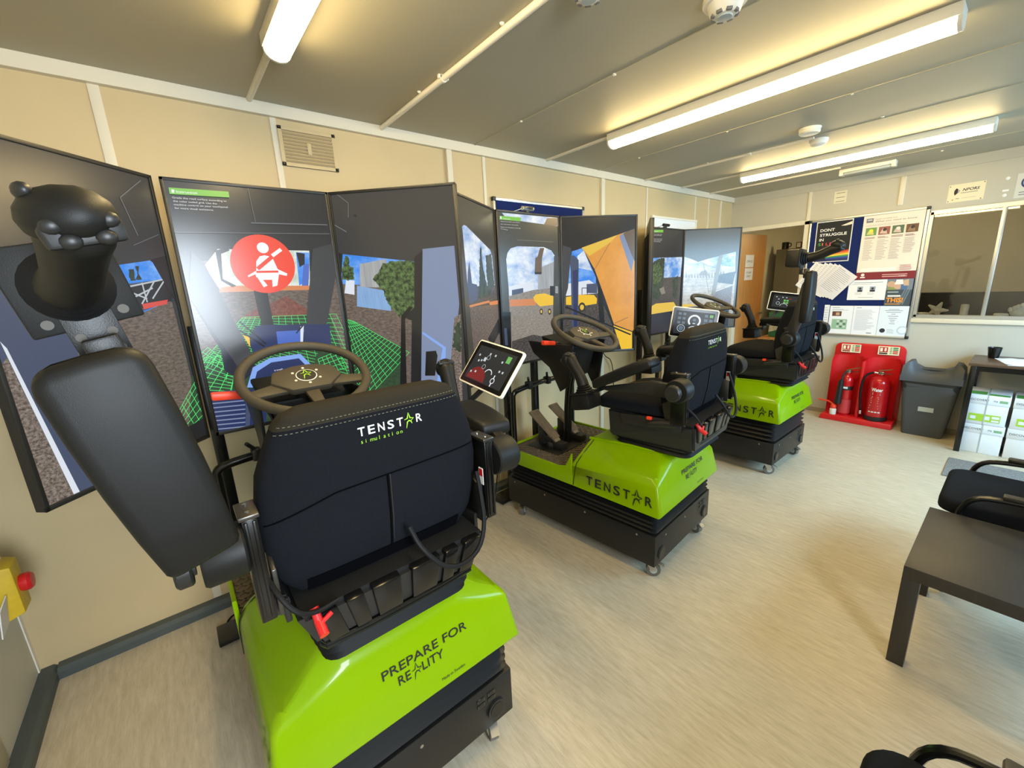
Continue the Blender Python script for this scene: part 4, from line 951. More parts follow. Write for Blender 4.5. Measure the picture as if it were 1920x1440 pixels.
def seat(label, O, ang, lift, sv, left, right, pz=0.735):
    t = thing('operator_seat', label, 'seat', (O[0], O[1], lift), ang, 'suspension seats on the simulators')
    t.location = Vector((O[0], O[1], 0)) + Rz(ang) @ Vector((0, sv, 0)); t.location.z = lift
    # suspension bellows
    rings = []
    for i in range(9):
        z = 0.648+0.10*i/8; o = 0.0 if i % 2 else -0.012
        rings.append([(x, y, z) for x, y in rrect(0.195+o+0.003*i, 0.20+o+0.003*i, 0.04, 0, 0.20)])
    MB().loft(rings).build('suspension_bellows', M_rubber, t)
    # pan / shell
    b = bmesh.new()
    lo = [b.verts.new((x, y, pz)) for x, y in ((-0.205, -0.025), (0.205, -0.025), (0.225, 0.42), (-0.225, 0.42))]
    hi = [b.verts.new((x, y, z)) for x, y, z in ((-0.245, -0.035, 0.835), (0.245, -0.035, 0.835), (0.245, 0.42, 0.85), (-0.245, 0.42, 0.85))]
    b.faces.new(lo[::-1]); b.faces.new(hi)
    for i in range(4): j = (i+1) % 4; b.faces.new((lo[i], lo[j], hi[j], hi[i]))
    bmesh.ops.recalc_face_normals(b, faces=b.faces[:])
    bmesh.ops.bevel(b, geom=b.edges[:], offset=0.012, segments=2, affect='EDGES')
    pan = MB().bm(b).build('seat_pan', M_black, t)
    for x, wd in ((-0.19, 0.05), (-0.125, 0.04), (-0.05, 0.07), (0.055, 0.08), (0.13, 0.04), (0.195, 0.05)):
        MB().hexa([(x*0.87-wd/2*0.87, -0.036, 0.745), (x*0.87+wd/2*0.87, -0.036, 0.745), (x*0.87+wd/2*0.87, -0.02, 0.745), (x*0.87-wd/2*0.87, -0.02, 0.745), (x-wd/2, -0.046, 0.832), (x+wd/2, -0.046, 0.832), (x+wd/2, -0.02, 0.836), (x-wd/2, -0.02, 0.836)], bev=0.004).build('rib', M_gloss, pan)
    MB().tube([(-0.20, 0.0, 0.738), (-0.19, -0.03, 0.738), (0.19, -0.03, 0.738), (0.20, 0.0, 0.738)], 0.006, seg=8, smooth=1).tube([(-0.20, 0.0, 0.726), (-0.19, -0.026, 0.726), (0.19, -0.026, 0.726), (0.20, 0.0, 0.726)], 0.006, seg=8, smooth=1).build('edge_beading', M_gloss, pan)
    for s in (-1, 1): MB().prism([(0.02, 0.80), (0.32, 0.79), (0.34, 0.84), (0.02, 0.86)], (s*0.25-0.006, 0, 0), (0, 1, 0), (0, 0, 1), 0.012, bev=0.003).build('side_plate', M_black, pan)
    # red levers, recliner handle
    MB().cyl((-0.205, -0.045, 0.822), (-0.203, -0.075, 0.804), 0.010, seg=14).cyl((-0.207, -0.03, 0.845), (-0.205, -0.05, 0.818), 0.009, seg=14).cyl((-0.203, -0.055, 0.82), (-0.178, -0.05, 0.83), 0.005, seg=10).build('red_lever', M_red, pan)
    MB().tube([(-0.262, 0.03, 0.845), (-0.27, 0.10, 0.835), (-0.272, 0.17, 0.82)], [0.022, 0.018, 0.012], seg=12).build('recline_handle', M_black, pan)
    MB().bb((-0.270, 0.16, 0.84), (-0.256, 0.185, 0.855), bev=0.002).build('buckle', M_redor, pan)
    # cushion
    rings = []
    N = 24
    for y, hw, z0, z1 in ((0.05, 0.20, 0.86, 0.90), (0.075, 0.235, 0.845, 0.915), (0.15, 0.25, 0.84, 0.922), (0.28, 0.258, 0.838, 0.93), (0.40, 0.262, 0.835, 0.935), (0.455, 0.258, 0.835, 0.925), (0.48, 0.245, 0.845, 0.905), (0.488, 0.22, 0.86, 0.89)):
        rings.append([(hw*math.copysign(abs(math.cos(a))**0.4, math.cos(a)), y, (z0+z1)/2+(z1-z0)/2*math.copysign(abs(math.sin(a))**0.6, math.sin(a))) for a in [2*PI*i/N for i in range(N)]])
    MB().loft(rings).build('cushion', M_fabric, t, angle=70)
    # backrest
    zs_ = [0.835+0.008*i for i in range(4)] + [0.87+0.02*i for i in range(19)] + [1.24, 1.25, 1.257, 1.263, 1.268]
    N = 48
    bk = MB().loft([[back_pt(2*PI*i/N+PI/N, z) for i in range(N)] for z in zs_]).build('backrest', M_fabric, t, angle=70)
    MB().loft([[back_pt(2*PI*i/N+PI/N, z, 0.0012) for i in range(N)] for z in (1.233, 1.24, 1.25, 1.257, 1.263, 1.269)]).build('top_panel', M_fabric2, bk, angle=70)
    xs = [-1+2*i/30 for i in range(31)]
    for z, m_ in ((1.226, M_stitch), (1.240, M_stitch)):
        hw = back_section(z)[0]*0.985; st = MB()
        X = [-hw+2*hw*i/90 for i in range(91)]
        for i in range(0, 90, 2):
            st.tube([back_rear(X[i], z), back_rear(X[i+1], z)], 0.0008, seg=4)
        st.build('stitching', m_, bk, smooth=False)['kind'] = 'stuff'
    hw = back_section(1.07)[0]*0.98
    MB().tube([back_rear(x*hw, 1.075-0.045*max(0, -x-0.45)*1.2+0.008*x, 0.0) for x in xs], 0.0022, seg=6).build('seam', M_seam, bk)
    MB().tube([back_rear(0.0+0.0*i, 1.074-0.235*i/20, 0.0) for i in range(21)], 0.003, seg=6).build('seam', M_seam, bk)
    MB().tube([back_rear(0.006, 1.074-0.225*i/20, 0.001) for i in range(21)], 0.0012, seg=5).build('zip_edge', M_dksteel, bk)
    # lower flap
    MB().loft([[back_rear(-0.20+0.40*i/20, z, 0.004) for i in range(21)] for z in (0.838, 0.85, 0.875)], closed=False, caps=False).build('lower_flap', M_seam, bk)
    # logo
    lo_ = MB(); tenstar(lo_, (-0.056, 0, 1.186), EX, EZ, 0.158, M_inkw, M_inkgreen)
    [text(lo_, ch, (-0.052+0.0105*i_, 0, 1.168), EX, EZ, 0.0095, M_inkgreen, 'L') for i_, ch in enumerate('simulation')]
    lo_.v = [back_rear(p.x, p.z, 0.0022) for p in lo_.v]
    lo_.build('logo', None, bk, smooth=False)
    # arm uprights
    for s in (-1, 1):
        up = MB().bb((s*0.272, -0.015, 0.85), (s*0.300, 0.055, 1.085), bev=0.003).build('upright', M_gloss, t)
        MB().bb((s*0.268, -0.018, 1.083), (s*0.304, 0.058, 1.092), bev=0.002).build('cap', M_dksteel, up)
        for yy in (0.0, 0.04): MB().cyl((s*0.286, yy, 1.092), (s*0.286, yy, 1.094), 0.004, seg=8).build('screw', M_steel, up)
        for xx in (0.279, 0.293): MB().bb((s*xx-0.003, -0.019, 0.86), (s*xx+0.003, -0.014, 1.078), bev=0.001).build('flange', M_gloss, up)
        MB().prism([(0.0, 0.84), (0.09, 0.84), (0.11, 0.93), (0.05, 0.97), (0.0, 0.95)], (s*0.262-0.005, 0, 0), (0, 1, 0), (0, 0, 1), 0.01, bev=0.002).build('hinge_plate', M_dksteel, up)
        if s > 0: MB().bb((s*0.2705, 0.0, 0.95), (s*0.2722, 0.02, 1.0), M_paper).bb((s*0.2703, 0.002, 0.975), (s*0.2724, 0.018, 0.997), M_red).build('sticker', None, up)
    armrest(t, -1, Vector((-0.335, 0.0, 1.025)), *left)
    armrest(t, 1, Vector((0.335, 0.0, 1.025)), *right)
    # cables
    MB().tube([(0.03, -0.02, 0.93), (0.04, -0.055, 0.88), (0.10, -0.075, 0.80), (0.19, -0.07, 0.80), (0.235, -0.05, 0.86), (0.245, -0.02, 0.95), (0.25, 0.0, 1.0)], 0.0065, seg=8, smooth=2).build('cable', M_rubber, t)
    MB().tube([(-0.285, 0.05, 0.96), (-0.27, -0.03, 0.92), (-0.245, -0.055, 0.87), (-0.21, -0.05, 0.845), (-0.16, -0.04, 0.845)], 0.0055, seg=8, smooth=2).build('cable', M_rubber, t)
    return t
R_ = math.radians
seat('navy fabric seat with raised left armrest, closest to the yellow switch box', (0.335, 0.905), 0.0, 0.0, 0.0, (R_(92), R_(-12), R_(6), 0.07, 0.0, -0.02, -0.02, 0.2, 0.022), (R_(-2), 0.0, R_(-13), -0.02, 0.0, -0.035, 0.03))
seat('navy fabric seat with both armrests lowered, on the middle simulator', (1.967, 1.007), R_(4.73), 0.0, -0.085, (R_(-13), 0.0, 0.0, 0.035, R_(-13), -0.025), (R_(-4), 0.0, R_(-6)), 0.695)
seat('navy fabric seat with raised armrest, closest to the noticeboard', (3.605, 1.03), 0.0, 0.03, -0.03, (R_(90), R_(4), 0.0), (R_(-4), 0.0, R_(-6)), 0.70)

# ------------------------------------------------------------------ touch panels
def tablet(label, c, yaw, tilt, roll, W, Hh, kind, arm_to):
    t = thing('touch_panel', label, 'tablet', c, 0, 'tablet control panels')
    a, ti, r = R_(yaw), R_(tilt), R_(roll)
    x = Vector((math.cos(a), math.sin(a), 0)); n0 = Vector((math.sin(a), -math.cos(a), 0))
    yv = EZ*math.cos(ti)-n0*math.sin(ti); x2 = x*math.cos(r)+yv*math.sin(r); y2 = yv*math.cos(r)-x*math.sin(r); n = x2.cross(y2)
    M = Matrix((x2, y2, n)).transposed().to_4x4()
    MB().prism(rrect(W/2, Hh/2, 0.012), (0, 0, -0.012), EX, EY, 0.012, bev=0.002).xform(M).build('casing', M_white, t)
    MB().prism(rrect(W/2-0.006, Hh/2-0.006, 0.008), (0, 0, -0.0005), EX, EY, 0.001).xform(M).build('glass', M_lens, t)
    s = MB(); w2, h2 = W/2-0.022, Hh/2-0.022; z = [0.0008]
    def rect(x, y, w, h, m): z[0] += 0.00004; s.add([(x-w/2, y-h/2, z[0]), (x+w/2, y-h/2, z[0]), (x+w/2, y+h/2, z[0]), (x-w/2, y+h/2, z[0])], [(0, 1, 2, 3)], m)
    def ring(x, y, r0, r1, a0, a1, m, n=20):
        z[0] += 0.00004; P = []
        for i in range(n+1):
            q = a0+(a1-a0)*i/n; P += [(x+r0*math.cos(q), y+r0*math.sin(q), z[0]), (x+r1*math.cos(q), y+r1*math.sin(q), z[0])]
        s.add(P, [(2*i, 2*i+1, 2*i+3, 2*i+2) for i in range(n)], m)
    D0 = smat('tablet_dark', (34, 37, 40), spec=0.12); D1 = smat('tablet_icon', (190, 200, 205), spec=0.12); D2 = smat('tablet_key', (92, 110, 124), spec=0.12); D3 = smat('tablet_red', (120, 28, 30), spec=0.12); D4 = smat('tablet_green', (110, 180, 90), spec=0.12); D5 = smat('tablet_ring', (225, 230, 235), spec=0.12)
    rect(0, 0, 2*w2, 2*h2, D0)
    if kind == 0:
        ring(-0.045, -0.065, 0.0, 0.052, 0.0, PI, D3); rect(-0.045, 0.02, 0.014, 0.016, D1); rect(0.075, 0.045, 0.022, 0.026, D4)
        for x_, y_ in ((-0.085, 0.03), (-0.075, 0.008), (-0.06, 0.012), (-0.03, 0.045), (0.0, 0.045), (0.05, 0.03), (0.06, -0.005), (0.078, -0.005), (-0.085, -0.04), (-0.06, -0.035)): rect(x_, y_, 0.008, 0.008, D1)
        ring(0.01, -0.03, 0.018, 0.0215, 0.2, 2.9, D5); ring(0.05, -0.045, 0.008, 0.011, 0, 2*PI, D5); ring(-0.03, 0.03, 0.008, 0.0095, 0, 2*PI, D1); ring(-0.03, -0.008, 0.008, 0.0095, 0, 2*PI, D1)
        rect(0.05, -0.03, 0.005, 0.014, D5); rect(0.05, -0.06, 0.005, 0.014, D5)
    elif kind == 1:
        ring(0.0, 0.015, 0.026, 0.036, -0.8, PI+0.8, D5, 28); rect(0, 0.02, 0.016, 0.014, D2); rect(0, 0.0, 0.014, 0.006, D1); ring(0.0, -0.05, 0.03, 0.034, 0.2, PI-0.2, D5); ring(-0.068, -0.035, 0.0, 0.014, 0, 2*PI, D2); ring(-0.068, -0.035, 0.019, 0.022, 0, 2*PI, D1)
        for i in range(2):
            for j in range(3): rect(-0.085+i*0.026, 0.05-j*0.026, 0.017, 0.014, D2)
        for i in range(2):
            for j in range(4): rect(0.062+i*0.028, 0.05-j*0.026, 0.019, 0.016, D4 if (i, j) in ((1, 0), (0, 3)) else D2)
    else:
        for i in range(2):
            for j in range(2): rect(0.02+i*0.022-0.02, 0.012-j*0.022, 0.017, 0.016, D4)
        rect(0.04, 0.03, 0.02, 0.012, D3); ring(-0.05, -0.02, 0.012, 0.015, 0, 2*PI, D1); ring(0.0, -0.05, 0.03, 0.033, 0.2, PI-0.2, D5)
        for x_, y_ in ((-0.07, 0.04), (-0.05, 0.02), (-0.02, 0.04), (0.01, 0.04), (0.06, -0.02), (0.05, -0.04)): rect(x_, y_, 0.01, 0.008, D1)
    k = W/0.26
    s.v = [Vector((p.x*k, p.y*k, p.z)) for p in s.v]
    s.xform(M).build('display', None, t, smooth=False)
    b0 = n*-0.012; e = Vector(arm_to)-Vector(c)
    MB().tube([b0, b0+n*-0.03, (b0+n*-0.05)*0.6+e*0.4, e], 0.011, seg=10, smooth=1).build('mount_arm', M_black, t)
    MB().box(b0+n*-0.008, (0.07, 0.07, 0.016), R=M.to_3x3(), bev=0.004).build('mount_plate', M_black, t)
    return t
tablet('tablet panel with a red dial display, beside the seat-belt screen simulator', (0.864, 1.198, 1.216), -85, 36, -8, 0.26, 0.18, 0, (0.80, 1.36, 1.02))
tablet('tablet panel with a white round gauge, on the middle simulator', (2.40, 1.24, 1.228), -52, 6, -8, 0.26, 0.18, 1, (2.34, 1.42, 1.0))
tablet('tablet panel with green keys, beside the seat closest to the noticeboard', (4.05, 1.31, 1.256), -66, 22, -9, 0.235, 0.163, 2, (4.0, 1.45, 1.02))

# ------------------------------------------------------------------ flat sheets: local x right, z up, facing -y
def cmat(c):
    return mat('print_%d_%d_%d' % c, c, 0.7)
class Sheet:
    def __init__(s, name, label, cat, loc, rz, W, Hh, col, group=None, th=0.0015, tilt=0.0, parent=None):
        s.W, s.H, s.th, s.lay = W, Hh, th, 0
        if parent is None:
            s.o = MB().bb((-W/2, -th, -Hh/2), (W/2, 0, Hh/2)).build(name, cmat(col) if isinstance(col, tuple) else col)
            tag(s.o, label, cat, group); s.o.location = loc; s.o.rotation_euler = (0, tilt, rz) if not rz else (Matrix.Rotation(rz, 3, 'Z') @ Matrix.Rotation(tilt, 3, 'Y')).to_euler()
        s.mb = MB()
    def y(s): s.lay += 1; return -s.th-0.0002-0.00005*s.lay
    def rect(s, x, z, w, h, c):
        """x,z = top-left corner in fractions from the sheet's top-left; w,h fractions"""
        x0 = -s.W/2+x*s.W; z1 = s.H/2-z*s.H; y = s.y()
        s.mb.add([(x0, y, z1-h*s.H), (x0+w*s.W, y, z1-h*s.H), (x0+w*s.W, y, z1), (x0, y, z1)], [(0, 1, 2, 3)], cmat(c)); return s
    def poly(s, pts, c):
        y = s.y(); s.mb.add([(-s.W/2+x*s.W, y, s.H/2-z*s.H) for x, z in pts], [tuple(range(len(pts)))], cmat(c)); return s
    def text(s, t, x, z, cap, c, w=None, align='L', bold=0.0, shear=0.0):
        text(s.mb, t, (-s.W/2+x*s.W, s.y(), s.H/2-z*s.H), EX, EZ, cap*s.H, cmat(c), align, width=None if w is None else w*s.W, bold=bold, shear=shear); return s
    def lines(s, x, z, w, n, dz, h, c, seed=1):
        r = random.Random(seed)
        for i in range(n): s.rect(x, z+i*dz, w*(0.6+0.4*r.random()), h, c)
        return s
    def disc(s, x, z, r, c, n=20):
        y = s.y(); cx = -s.W/2+x*s.W; cz = s.H/2-z*s.H
        s.mb.add([(cx+r*math.cos(2*PI*i/n), y, cz+r*math.sin(2*PI*i/n)) for i in range(n)], [tuple(range(n))], cmat(c)); return s
    def done(s):
        if s.mb.v: s.mb.build('print', None, s.o, smooth=False)
        return s.o
RW = -PI/2        # sheets on the right wall face -x
def rpos(y0, y1, z0, z1, off): return (XR-off, (y0+y1)/2, (z0+z1)/2)
def rsheet(name, label, cat, y0, y1, z0, z1, col, off=0.0172, group=None, tilt=0.0):
    return Sheet(name, label, cat, rpos(y0, y1, z0, z1, off), RW, abs(y1-y0), z1-z0, col, group, tilt=tilt)

# ---- noticeboard on the right wall
BY0, BY1, BZ0, BZ1 = 0.662, 1.555, 0.842, 1.997
t = thing('noticeboard', 'blue felt noticeboard with aluminium frame above the fire extinguishers', 'noticeboard', (XR, (BY0+BY1)/2, (BZ0+BZ1)/2), RW)
W_, H_ = BY1-BY0, BZ1-BZ0
MB().bb((-W_/2+0.005, -0.016, -H_/2+0.005), (W_/2-0.005, 0, H_/2-0.005)).build('felt', M_blue, t)
for a, b in (((-W_/2, -0.022, H_/2-0.02), (W_/2, 0, H_/2)), ((-W_/2, -0.022, -H_/2), (W_/2, 0, -H_/2+0.02)), ((-W_/2, -0.022, -H_/2), (-W_/2+0.02, 0, H_/2)), ((W_/2-0.02, -0.022, -H_/2), (W_/2, 0, H_/2))): MB().bb(a, b, bev=0.003).build('frame_rail', M_alu, t)
for sx in (-1, 1):
    for sz in (-1, 1): MB().box((sx*(W_/2-0.011), -0.013, sz*(H_/2-0.011)), (0.028, 0.026, 0.028), bev=0.005).build('corner_cap', M_black, t)
s = rsheet('poster', 'black poster reading DONT STRUGGLE IN SILENCE with rainbow stripes', 'poster', 1.488, 1.19, 1.579, 1.975, (226, 224, 222))
s.rect(0.025, 0.02, 0.95, 0.96, (20, 22, 26))
for i, (l, w_) in enumerate((('DONT', 0.40), ('STRUGGLE', 0.74), ('IN', 0.12))): s.text(l, 0.12, 0.245+i*0.115, 0.065, (236, 236, 236), w_, bold=0.02)
for i, (ch, c) in enumerate(zip('SILENCE', ((40, 170, 90), (230, 120, 40), (210, 60, 60), (220, 60, 110), (60, 140, 200), (230, 190, 50), (60, 170, 90)))): s.text(ch, 0.10+i*0.108, 0.585, 0.065, c, 0.075 if ch != 'I' else 0.03, bold=0.02)
s.poly([(0.68, 0.14), (0.97, 0.06), (0.97, 0.13), (0.80, 0.15)], (226, 218, 200)); s.disc(0.48, 0.68, 0.02, (210, 205, 200))
for i, c in enumerate(((200, 60, 40), (230, 130, 50), (235, 200, 70), (60, 140, 80), (40, 70, 150), (50, 40, 110))): s.poly([(0.35, 0.78+i*0.03), (0.97, 0.72+i*0.04), (0.97, 0.76+i*0.04), (0.35, 0.81+i*0.03)], c)
s.rect(0.03, 0.94, 0.94, 0.035, (34, 40, 100)); s.done()
s = rsheet('poster', 'large cream health and safety law poster with dark red bottom band', 'poster', 1.112, 0.686, 1.393, 1.98, (236, 222, 208))
s.text('Health and Safety Law', 0.20, 0.075, 0.018, (120, 110, 110), 0.36); s.text('What you need to know', 0.20, 0.115, 0.026, (110, 104, 104), 0.68, shear=0.2); s.rect(0.05, 0.045, 0.12, 0.065, (120, 122, 128)); s.rect(0.07, 0.06, 0.08, 0.02, (200, 200, 205))
s.lines(0.05, 0.145, 0.85, 2, 0.016, 0.006, (190, 180, 170), 3)
for i, c in enumerate(((110, 150, 80), (150, 90, 80), (90, 110, 80), (110, 80, 60))):
    x = 0.06+i*0.225; s.rect(x, 0.19, 0.19, 0.12, c); s.poly([(x+0.02, 0.29), (x+0.07, 0.21), (x+0.13, 0.24), (x+0.15, 0.30)], (210, 200, 120) if i == 0 else (206, 180, 165) if i < 3 else (150, 120, 90)); s.disc(x+0.1, 0.235, 0.014, (220, 220, 215) if i == 2 else (60, 50, 50) if i else (225, 225, 60))
    s.lines(x, 0.335, 0.19, 2, 0.016, 0.009, (150, 120, 115), i); s.lines(x, 0.385, 0.19, 15 if i < 3 else 11, 0.021, 0.0085, (178, 170, 164), i+7)
s.rect(0.06, 0.82, 0.62, 0.055, (244, 238, 228)); s.lines(0.73, 0.79, 0.2, 5, 0.018, 0.007, (190, 130, 125), 5)
s.rect(0, 0.885, 1, 0.115, (126, 34, 42)); s.disc(0.12, 0.925, 0.014, (232, 222, 215)); s.rect(0.08, 0.955, 0.085, 0.02, (232, 222, 215)); s.lines(0.46, 0.925, 0.42, 2, 0.03, 0.012, (220, 170, 165), 2); s.text('HSE', 0.74, 0.968, 0.02, (236, 220, 215), 0.1)
s.done()
s = rsheet('notice', 'white landscape notice with two small portrait photographs', 'notice', 1.16, 0.872, 1.199, 1.39, (236, 236, 236))
s.rect(0.14, 0.12, 0.76, 0.02, (90, 110, 130)); s.lines(0.1, 0.2, 0.8, 1, 0.05, 0.02, (170, 170, 175))
for x in (0.25, 0.58): s.rect(x, 0.33, 0.15, 0.26, (150, 165, 185)); s.disc(x+0.075, 0.43, 0.011, (70, 50, 45)); s.rect(x+0.015, 0.5, 0.12, 0.09, (34, 30, 34)); s.lines(x-0.05, 0.64, 0.26, 2, 0.06, 0.02, (185, 185, 185), 4)
s.lines(0.3, 0.86, 0.6, 1, 0.05, 0.018, (150, 150, 150)); s.done()
s = rsheet('leaflet', 'dark leaflet with hard-hat workers and orange word THIS!', 'leaflet', 0.872, 0.69, 1.144, 1.391, (66, 76, 84))
s.rect(0, 0, 1, 0.40, (120, 130, 140)); s.disc(0.18, 0.20, 0.03, (200, 160, 130)); s.disc(0.46, 0.24, 0.035, (205, 165, 135)); s.poly([(0.3, 0.2), (0.36, 0.03), (0.6, 0.03), (0.64, 0.2)], (232, 232, 226)); s.rect(0.55, 0.2, 0.25, 0.2, (80, 110, 150)); s.poly([(0.06, 0.4), (0.1, 0.28), (0.3, 0.32), (0.4, 0.4)], (140, 150, 80)); s.poly([(0.62, 0.06), (0.82, 0.02), (0.85, 0.25), (0.66, 0.25)], (205, 170, 140))
for i in range(5): s.poly([(0.7+i*0.09, 0.40), (0.76+i*0.09, 0.40), (0.5+i*0.09+0.06, 0.95), (0.5+i*0.09, 0.95)], (104, 120, 130)) if i < 3 else None
s.rect(0.08, 0.47, 0.42, 0.03, (190, 200, 205)); s.rect(0.1, 0.60, 0.5, 0.06, (225, 225, 220)); s.text('THIS!', 0.06, 0.865, 0.17, (240, 150, 40), 0.66, bold=0.03); s.rect(0.04, 0.92, 0.58, 0.025, (230, 160, 70)); s.done()
for i, (y0, y1, lab) in enumerate(((1.286, 1.095, 'white page with a red photo above a green diagram'), (1.093, 0.897, 'white page of plain text between the green diagram page and the certificate'), (0.895, 0.687, 'pale blue certificate page with a dark round seal'))):
    s = rsheet('pinned_page', lab, 'notice', y0, y1, 0.862, 1.142, (238, 240, 246) if i < 2 else (228, 236, 244), group=None)
    if i == 0: s.lines(0.1, 0.06, 0.5, 1, 0.03, 0.015, (110, 110, 120)); s.lines(0.1, 0.12, 0.75, 2, 0.03, 0.012, (170, 170, 180)); s.rect(0.12, 0.20, 0.40, 0.17, (100, 60, 50)); s.rect(0.28, 0.24, 0.16, 0.1, (190, 160, 130)); s.rect(0.14, 0.48, 0.66, 0.36, (150, 190, 160)); [s.rect(0.36+0.14*(q % 3), 0.52+0.1*(q//3), 0.10, 0.06, (90, 100, 100) if q % 2 else (210, 215, 205)) for q in range(9)]
    elif i == 1: s.lines(0.12, 0.06, 0.3, 1, 0.03, 0.018, (130, 130, 140)); s.lines(0.1, 0.14, 0.8, 22, 0.033, 0.011, (190, 190, 200), 11); s.rect(0.62, 0.93, 0.2, 0.02, (60, 60, 70))
    else: [s.rect(0.5-w_/2, z, w_, 0.016, (120, 130, 145)) for w_, z in ((0.36, 0.10), (0.6, 0.145), (0.5, 0.20), (0.14, 0.26), (0.36, 0.33), (0.28, 0.40), (0.18, 0.46), (0.14, 0.52), (0.2, 0.58))]; s.disc(0.2, 0.83, 0.021, (44, 48, 56)); s.disc(0.88, 0.8, 0.04, (196, 212, 224)); s.disc(0.88, 0.8, 0.028, (228, 236, 244)); s.lines(0.36, 0.78, 0.3, 4, 0.04, 0.012, (170, 180, 190), 3)
    s.done()
s = rsheet('pinned_page', 'white strip of paper half hidden behind the raised armrest seat', 'notice', 1.335, 1.292, 0.90, 1.15, (232, 234, 240)); s.lines(0.1, 0.1, 0.8, 6, 0.1, 0.02, (180, 180, 190)); s.done()
for i, (y, z, a) in enumerate(((1.455, 1.415, -0.62), (1.40, 1.40, -0.50), (1.365, 1.40, -0.56), (1.33, 1.395, -0.60), (1.295, 1.385, -0.64), (1.265, 1.375, -0.68))):
    s = Sheet('loose_sheet', ('hindmost printed sheet of the paper fan, next to the raised joystick', 'second printed sheet from the back of the paper fan', 'third printed sheet from the back of the paper fan', 'third printed sheet from the front of the paper fan', 'second printed sheet from the front of the paper fan', 'frontmost printed sheet of the paper fan, fully uncovered')[i], 'paper', (XR-0.024-0.0022*i, y, z), RW, 0.205, 0.285, (236-3*i, 233-3*i, 232-2*i), 'fan of pinned papers', tilt=-a)
    s.rect(0.1, 0.07, 0.35, 0.012, (90, 90, 95)); s.lines(0.1, 0.12, 0.8, 14, 0.055, 0.012, (142, 140, 142), i); s.done()
# ---- signs on the right wall
s = rsheet('wall_sign', 'small cream sign reading NPORS with a dark emblem', 'sign', 0.572, 0.362, 2.007, 2.147, (234, 224, 190), 0.0)
s.text('NPORS', 0.40, 0.42, 0.15, (40, 36, 34), 0.44, bold=0.02, shear=0.2); s.rect(0.36, 0.50, 0.46, 0.035, (150, 140, 120)); s.poly([(0.17, 0.35), (0.22, 0.22), (0.27, 0.28), (0.27, 0.5), (0.2, 0.62), (0.17, 0.5)], (44, 40, 40)); s.poly([(0.27, 0.3), (0.34, 0.36), (0.3, 0.5), (0.27, 0.5)], (180, 170, 150)); s.rect(0.24, 0.80, 0.1, 0.03, (110, 100, 90)); s.rect(0.4, 0.80, 0.4, 0.02, (190, 180, 155)); s.disc(0.16, 0.86, 0.006, (210, 160, 130))
for x, z in ((0.04, 0.1), (0.96, 0.06), (0.04, 0.93), (0.93, 0.95)): MB().cyl(((x-0.5)*s.W, -0.0015, (0.5-z)*s.H), ((x-0.5)*s.W, -0.004, (0.5-z)*s.H), 0.004, seg=10).build('screw', M_dksteel, s.o)
s.done()
s = rsheet('wall_sign', 'white sign with a dark blue ring, cut by the frame edge', 'sign', 0.20, -0.02, 1.98, 2.16, (214, 212, 200), 0.0)
s.disc(0.33, 0.38, 0.048, (44, 58, 104), 32); s.disc(0.33, 0.38, 0.038, (176, 182, 196), 32); s.text('8', 0.26, 0.55, 0.36, (44, 58, 104), 0.17, bold=0.01); s.lines(0.1, 0.76, 0.7, 2, 0.1, 0.03, (120, 120, 125)); s.done()
for z, lab in ((2.138, 'upper round white wall fixing beside the blue ring sign'), (2.013, 'lower round white wall fixing beside the blue ring sign')):
    tag(MB().lathe([(0.012, 0), (0.012, 0.003), (0.004, 0.006), (0.0, 0.006)], seg=20, M=Matrix.Translation((XR, 0.249, z)) @ Ry(-PI/2).to_4x4()).build('wall_fixing', M_inkw), lab, 'fixing', 'round white wall fixings')
tag(MB().bb((XR-0.003, 0.232, 2.041), (XR, 0.265, 2.055)).build('wall_tag', M_inkw), 'tiny white tag between the two round wall fixings', 'tag')
s = rsheet('wall_notice', 'pale paper with three faint lines of text above the noticeboard', 'notice', 1.375, 1.275, 2.135, 2.245, (222, 216, 192), 0.0)
for z in (0.13, 0.5, 0.83): s.rect(0.15, z, 0.7, 0.05, (130, 122, 108))
s.done()

# ---- boards on the back wall
def wallboard(name, label, cat, x0, x1, z0, z1, panel):
    t = thing(name, label, cat, ((x0+x1)/2, YB, (z0+z1)/2)); W, Hh = x1-x0, z1-z0
    MB().bb((-W/2+0.004, -0.014, -Hh/2+0.004), (W/2-0.004, 0, Hh/2-0.004)).build('panel', panel, t)
    for a, b in (((-W/2, -0.022, Hh/2-0.02), (W/2, 0, Hh/2)), ((-W/2, -0.022, -Hh/2), (W/2, 0, -Hh/2+0.02)), ((-W/2, -0.022, -Hh/2), (-W/2+0.02, 0, Hh/2)), ((W/2-0.02, -0.022, -Hh/2), (W/2, 0, Hh/2))): MB().bb(a, b, bev=0.003).build('frame_rail', M_alu if panel is M_blue else M_white, t)
    for sx in (-1, 1):
        for sz in (-1, 1): MB().box((sx*(W/2-0.011), -0.012, sz*(Hh/2-0.011)), (0.028, 0.026, 0.028), bev=0.005).build('corner_cap', M_black if panel is M_blue else M_white, t)
wallboard('pinboard', 'blue pinboard on the back wall behind the middle screens', 'noticeboard', 1.79, 2.69, 1.16, 2.07, M_blue)
wallboard('whiteboard', 'white board on the back wall behind the conifer screen', 'whiteboard', 3.65, 4.47, 1.2, 2.07, M_carton)

